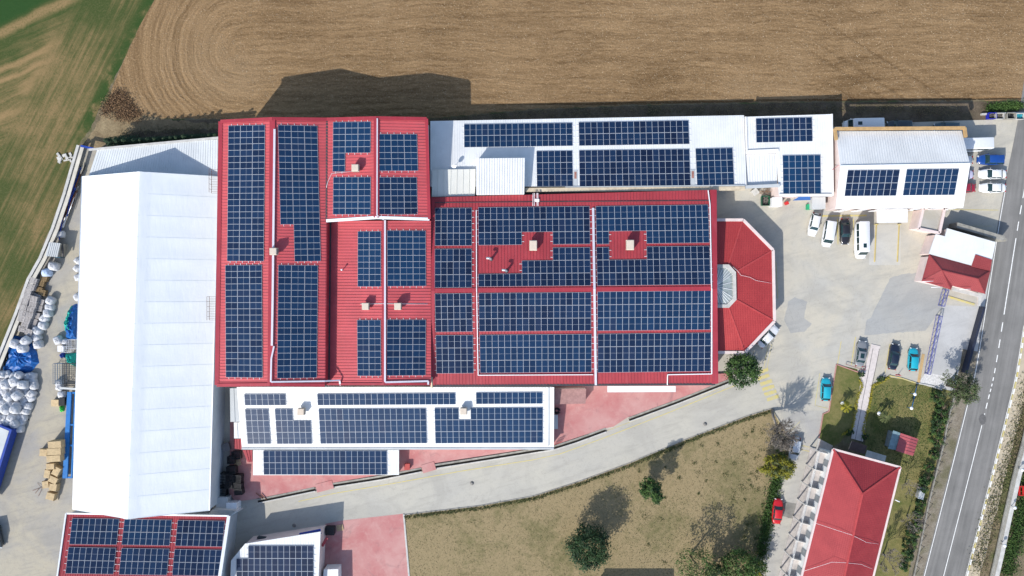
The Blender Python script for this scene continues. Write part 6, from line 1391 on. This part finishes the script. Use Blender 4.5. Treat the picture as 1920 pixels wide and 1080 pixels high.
def kerb(lbl, pts, m, wd=.18, h=.14, name='kerb', cat='kerb'):
    t = thing(name, lbl, cat, P(*pts[0])); mb = MB()
    q = PP(pts)
    for a, b in zip(q, q[1:]): mb.bar(a, b, wd, h)
    mb.build('stones', m, t)
RKERB = mat('reddish_kerb', (.42, .22, .19), .85, .2, 1.5)
kerb('reddish kerb round the small left lawn', [(1612, 699), (1568, 683), (1560, 730), (1554, 771), (1543, 776), (1535, 822)], RKERB)
kerb('thin kerb between the drive and the dry lawn', LAWNP[:8], DCON, .14, .10)
kerb('kerb between the dry lawn and the lane', [(1446, 766), (1468, 800), (1488, 836)], DCON, .16, .16)
kerb('pale kerb at the pink paving\'s east edge', [(757, 964), (767, 1080), (785, 1250)], CONW, .3, .15)
kerb('yellow kerb at the head of the right garden lawn', [(1666, 704), (1690, 709), (1717, 718)], YEL, .2, .14)
kerb('white kerb along the north edge of the right garden lawn', [(1717, 718), (1745, 723), (1766, 731)], CONW, .2, .16)
kerb('pale edging wall on the house side of the lane', [(1535, 822), (1524, 872), (1510, 900)], CONW, .25, .3)
sheet('flower_bed', [(1735, 698), (1775, 705), (1764, 731), (1722, 719)], .046, mat('white_gravel', (.55, .54, .52), .9, .3, 3, .5)); sheet('house_apron', [(1535, 822), (1562, 836), (1540, 870), (1500, 1080), (1478, 1080), (1512, 900)], .044, mat('tile_paving', (.50, .42, .36), .85, .2, 1))
kerb('orange-brown edging strip between the turquoise hatchback and the blue gate', [(1731, 664), (1722, 717)], mat('tan_edge', (.45, .31, .15), .85, .2), .5, .08)
# painted kerb of the road, alternating blocks
KE = off(CLs, 42.5); mw, my = MB(), MB(); acc = 0; t = thing('road_kerb', 'yellow and white painted kerb blocks along the road\'s right side', 'kerb', P(1892, 755, 0))
for a, b in zip(KE, KE[1:]):
    A, B_ = P(*a, .04), P(*b, .04); L2 = (B_-A).length; n = max(1, round(L2/1.0))
    for i in range(n): (mw if acc % 2 else my).bar(lerp(A, B_, i/n), lerp(A, B_, (i+.97)/n), .22, .14); acc += 1
mw.build('white_blocks', WHT, t); my.build('yellow_blocks', YEL, t)
t = thing('street_fence', 'thin dark post fence between the garden shrubs and the road verge', 'fence', P(1770, 830, 0)); FN = [(1788, 740), (1775, 790), (1768, 830), (1755, 880), (1740, 940), (1728, 1000), (1716, 1060), (1700, 1130)]
mb = MB()
for a, b in zip(FN, FN[1:]): mb.bar(P(*a, 0), P(*b, 0), .22, .45)
mb.build('plinth', DCON, t)
for a, b in zip(FN, FN[1:]):
    for k in range(3): mb = MB(); q = lerp((*a, 0), (*b, 0), k/3); p = P(q[0], q[1], 0); mb.bar(p+Vector((0, 0, .4)), p+Vector((0, 0, 1.6)), .07, .07, 0, Vector((1, 0, 0))); mb.build('post', DKMET, t)
mb = MB()
for a, b in zip(FN, FN[1:]):
    for z in (.9, 1.3, 1.58): mb.bar(P(*a, z), P(*b, z), .03, .03)
mb.build('wires', DKMET, t)
t = thing('roadside_wall', 'pale grey concrete wall with globe lamps beyond the road', 'wall', P(1890, 950, 0)); RW_ = [(1950, 690), (1935, 760), (1920, 828), (1903, 890), (1886, 965), (1870, 1040), (1856, 1100), (1810, 1280)]; mb = MB()
for a, b in zip(RW_, RW_[1:]): mb.bar(P(*a), P(*b), .75, 1.2)
mb.build('masonry', CONW, t); mb = MB()
for a, b in zip(RW_, RW_[1:]): mb.bar(P(a[0]-4, a[1], 1.2), P(b[0]-4, b[1], 1.2), .15, .25)
mb.build('coping', DCON, t)
for x, y, l in ((1917, 881, 'upper'), (1903, 952, 'middle'), (1884, 1023, 'lower')):
    p = P(x, y, 2.2); q = Vector((p.x, p.y, 1.2)); u = thing('wall_lamp', 'white globe lamp on the concrete wall beyond the road, %s one' % l, 'lamp', q); mb = MB(); mb.tube([q-Vector((0, 0, .2)), q+Vector((0, 0, .9))], .06, 8); mb.build('post', STEEL, u); mb = MB(); mb.tube([q+Vector((0, 0, .85+.4*k/6)) for k in range(7)], [.05, .2, .27, .3, .27, .2, .03], 12); mb.build('globe', WMET, u)
t = thing('trolley', 'small red metal trolley at the right edge beyond the concrete wall', 'trolley', P(1920, 920, .03)); REDP = mat('red_metal', (.42, .02, .015), .5, .2); mb = MB(); c = P(1920, 920, .6)
for dy in (-.8, .8): mb.bar(c+Vector((-1.0, dy, 0)), c+Vector((1.6, dy, 0)), .15, .2)
for dx in (-.9, -.2, .5, 1.2): mb.bar(c+Vector((dx, -.8, 0)), c+Vector((dx, .8, 0)), .3, .15)
mb.build('frame', REDP, t)
for dx in (-.7, 1.2):
    for dy in (-1, 1): mb = MB(); mb.tube([c+Vector((dx, dy*.85, -.3)), c+Vector((dx, dy*1.0, -.3))], .28, 12); mb.build('wheel', TYRE, t)
cabinet(1727, 925, .9, 1.9, 1.0, R(-15), GROOF, 'grey box standing among the fence shrubs east of the house', 'box', 'utility_box')
tubeobj('street_lamp', 'short white lamp arm sticking out from the house\'s east wall', 'lamp', [P(1678, 937, 5.5), P(1687, 941, 5.6)], .09, WMET, 'arm')
t = thing('bollard', 'small red and white post beside the parked dark navy saloon', 'bollard', P(1683, 703, .03)); mb = MB(); p = P(1683, 703, 0); mb.tube([p, p+Vector((0, 0, 1.3))], .05, 8); mb.build('post', REDP, t); mb = MB(); mb.bar(p+Vector((-.4, 0, .02)), p+Vector((.4, 0, .02)), .12, .1); mb.build('foot', REDP, t)
t = thing('parking_frame', 'brown steel tube frame behind the grey saloon\'s tail', 'rail', P(1600, 692, .03)); mb = MB(); mb.bar(P(1586, 683, .5), P(1622, 694, .5), .08, .08); mb.bar(P(1622, 685, .5), P(1622, 694, .5), .08, .08)
for x, y in ((1586, 683), (1604, 688.5), (1622, 694)): mb.bar(P(x, y, 0), P(x, y, .55), .07, .07, 0, Vector((1, 0, 0)))
mb.build('frame', mat('brown_steel', (.18, .06, .05), .7, .2), t)
sheet('road_patch', [(1842+7*math.cos(a*.5236), 786+10*math.sin(a*.5236)) for a in range(12)][::-1], .052, mat('tar_patch', (.12, .118, .115), .9, .2, 2))
for x_, y_, l_ in ((1079, 332, 'first'), (1299, 331, 'second')):
    t = thing('roof_hatch', 'rust-stained hatch strip between the annex solar blocks, %s from the west' % l_, 'roof hatch', zat('n1', x_, y_)); mb = MB(); mb.bar(zat('n1', x_, y_-13, .06), zat('n1', x_, y_+16, .06), .7, .05); mb.build('frame', GROOF, t); mb = MB(); mb.bar(zat('n1', x_, y_-10, .115), zat('n1', x_, y_+3, .115), .4, .02); mb.build('panel', mat('rusty_panel', (.30, .14, .11), .8, .4, 4), t)
# debris
t = thing('rubble', 'broken grey concrete slabs dumped outside the top corner of the yard wall', 'rubble', P(118, 296, .03)); mb = MB(); r = random.Random(41)
for i in range(13): p = P(110+r.uniform(0, 28), 291+r.uniform(-2, 11), 0); mb.box((p.x, p.y, .02), (r.uniform(.3, 1.4), r.uniform(.15, .5), r.uniform(.1, .35)), r.uniform(0, 3))
mb.build('slabs', CONW, t)
# ground-cover: tufts, stones, clods (things nobody could count)
def scatter(name, lbl, poly_f, n, m, size, seed, h=.12, asp=.5, up=.5):
    r = random.Random(seed); mb = MB()
    for i in range(n):
        x, y = poly_f(r); p = P(x, y, 0); p.z = .05+r.uniform(0, h); leaf(mb, p, Vector((r.uniform(-1, 1), r.uniform(-1, 1), up)).normalized(), size*r.uniform(.5, 1.5), r, 0, asp)
    o = mb.build(name, m); tag(o, lbl, 'ground cover', None, 'stuff')
def along(pts, sd):
    seg = list(zip(pts, pts[1:])); Ls = [math.hypot(b[0]-a[0], b[1]-a[1]) for a, b in seg]
    def f(r):
        a, b = r.choices(seg, Ls)[0]; t_ = r.random(); return a[0]+(b[0]-a[0])*t_+r.gauss(0, sd), a[1]+(b[1]-a[1])*t_+r.gauss(0, sd)
    return f
edge = [(x+1.5, y+5) for x, y in LAWNP[:8]]
scatter('kerb_weeds', 'green weeds growing along the kerb of the dry lawn', along(edge, 2.0), 4200, LF['olive'], .12, 1, .2)
scatter('kerb_weeds', 'dark weeds in the shade of the lane kerb', along([(1466, 850), (1455, 900), (1442, 960), (1432, 1010), (1425, 1045)], 6), 5000, LF['mid'], .16, 2, .5)
def inlawn(r):
    while True:
        x, y = r.uniform(760, 1480), r.uniform(775, 1085); yt = interp([(758, 965), (900, 948), (1000, 930), (1090, 901), (1180, 868), (1290, 822), (1400, 780), (1446, 766), (1480, 830)], x)
        if y > yt+4 and x < 1480-(y-835)*.23 and x > 758+(y-965)*.09: return x, y
scatter('lawn_tufts', 'short olive grass tufts scattered over the dry lawn', inlawn, 9000, LF['olive'], .07, 3, .06)
scatter('lawn_tufts', 'straw-coloured grass tufts scattered over the dry lawn', inlawn, 9000, LF['dry'], .08, 4, .06)
def clumpy(r, C_=[]):
    if not C_:
        q = random.Random(5)
        for i in range(46): C_.append(((1290+q.gauss(0, 110), 900+q.gauss(0, 70)), q.uniform(1.2, 4.2)))
        for i in range(25): C_.append(((1420+q.gauss(0, 18), 900+q.gauss(0, 70)), q.uniform(1.2, 4.5)))
    while True:
        (x, y), s_ = r.choice(C_); x += r.gauss(0, s_); y += r.gauss(0, s_)
        yt = interp([(758, 965), (900, 948), (1000, 930), (1090, 901), (1180, 868), (1290, 822), (1400, 780), (1446, 766), (1480, 830)], x)
        if y > yt+5 and 775 < x < 1478-(y-835)*.23 and y < 1085: return x, y
scatter('weed_clumps', 'dark weed clumps dotted over the dry lawn', clumpy, 2600, LF['olive'], .09, 6, .08)
scatter('garden_grass', 'grass blades of the garden lawn', lambda r: (lambda y: (r.uniform(1640-(y-720)*.12, 1762-(y-740)*.22), y))(r.uniform(722, 900)), 9000, LF['mid'], .08, 7, .05)
scatter('scrub_plants', 'mixed low scrub beyond the road', along([(1935, 700), (1895, 850), (1860, 960), (1830, 1070)], 9), 2400, LF['dry'], .12, 8, .25)
scatter('scrub_plants', 'olive low weeds on the strip beyond the sandy pavement', along([(1935, 700), (1895, 850), (1860, 960), (1830, 1070)], 9), 3200, LF['olive'], .12, 18, .25)
scatter('scrub_plants', 'greener low scrub beyond the concrete wall', along([(1940, 850), (1915, 960), (1885, 1075)], 9), 7000, LF['mid'], .15, 9, .4)
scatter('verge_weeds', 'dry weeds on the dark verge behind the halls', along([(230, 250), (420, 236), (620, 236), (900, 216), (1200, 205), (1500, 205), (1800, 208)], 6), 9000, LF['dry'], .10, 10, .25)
scatter('verge_weeds', 'brown twiggy weeds at the field corner left of the halls', along([(196, 212), (212, 188), (228, 178), (246, 204), (222, 214), (262, 216)], 7), 4200, mat('brown_twigs', (.20, .125, .07), .95, .45, 3), .14, 11, .35, .4)
scatter('verge_weeds', 'green weeds behind the waste containers', along([(1850, 204), (1880, 200), (1915, 198)], 4), 2500, LF['mid'], .14, 12, .4)
SPOILW = mat('clod', (.40, .32, .22), .95, .4, 3)
scatter('field_clods', 'pale clods and stubble scattered over the ploughed field', lambda r: (lambda y: (r.uniform(300 if y < 150 else 250, 1990), y))(r.uniform(-40, 190)), 15000, SPOILW, .07, 13, .05, .6)
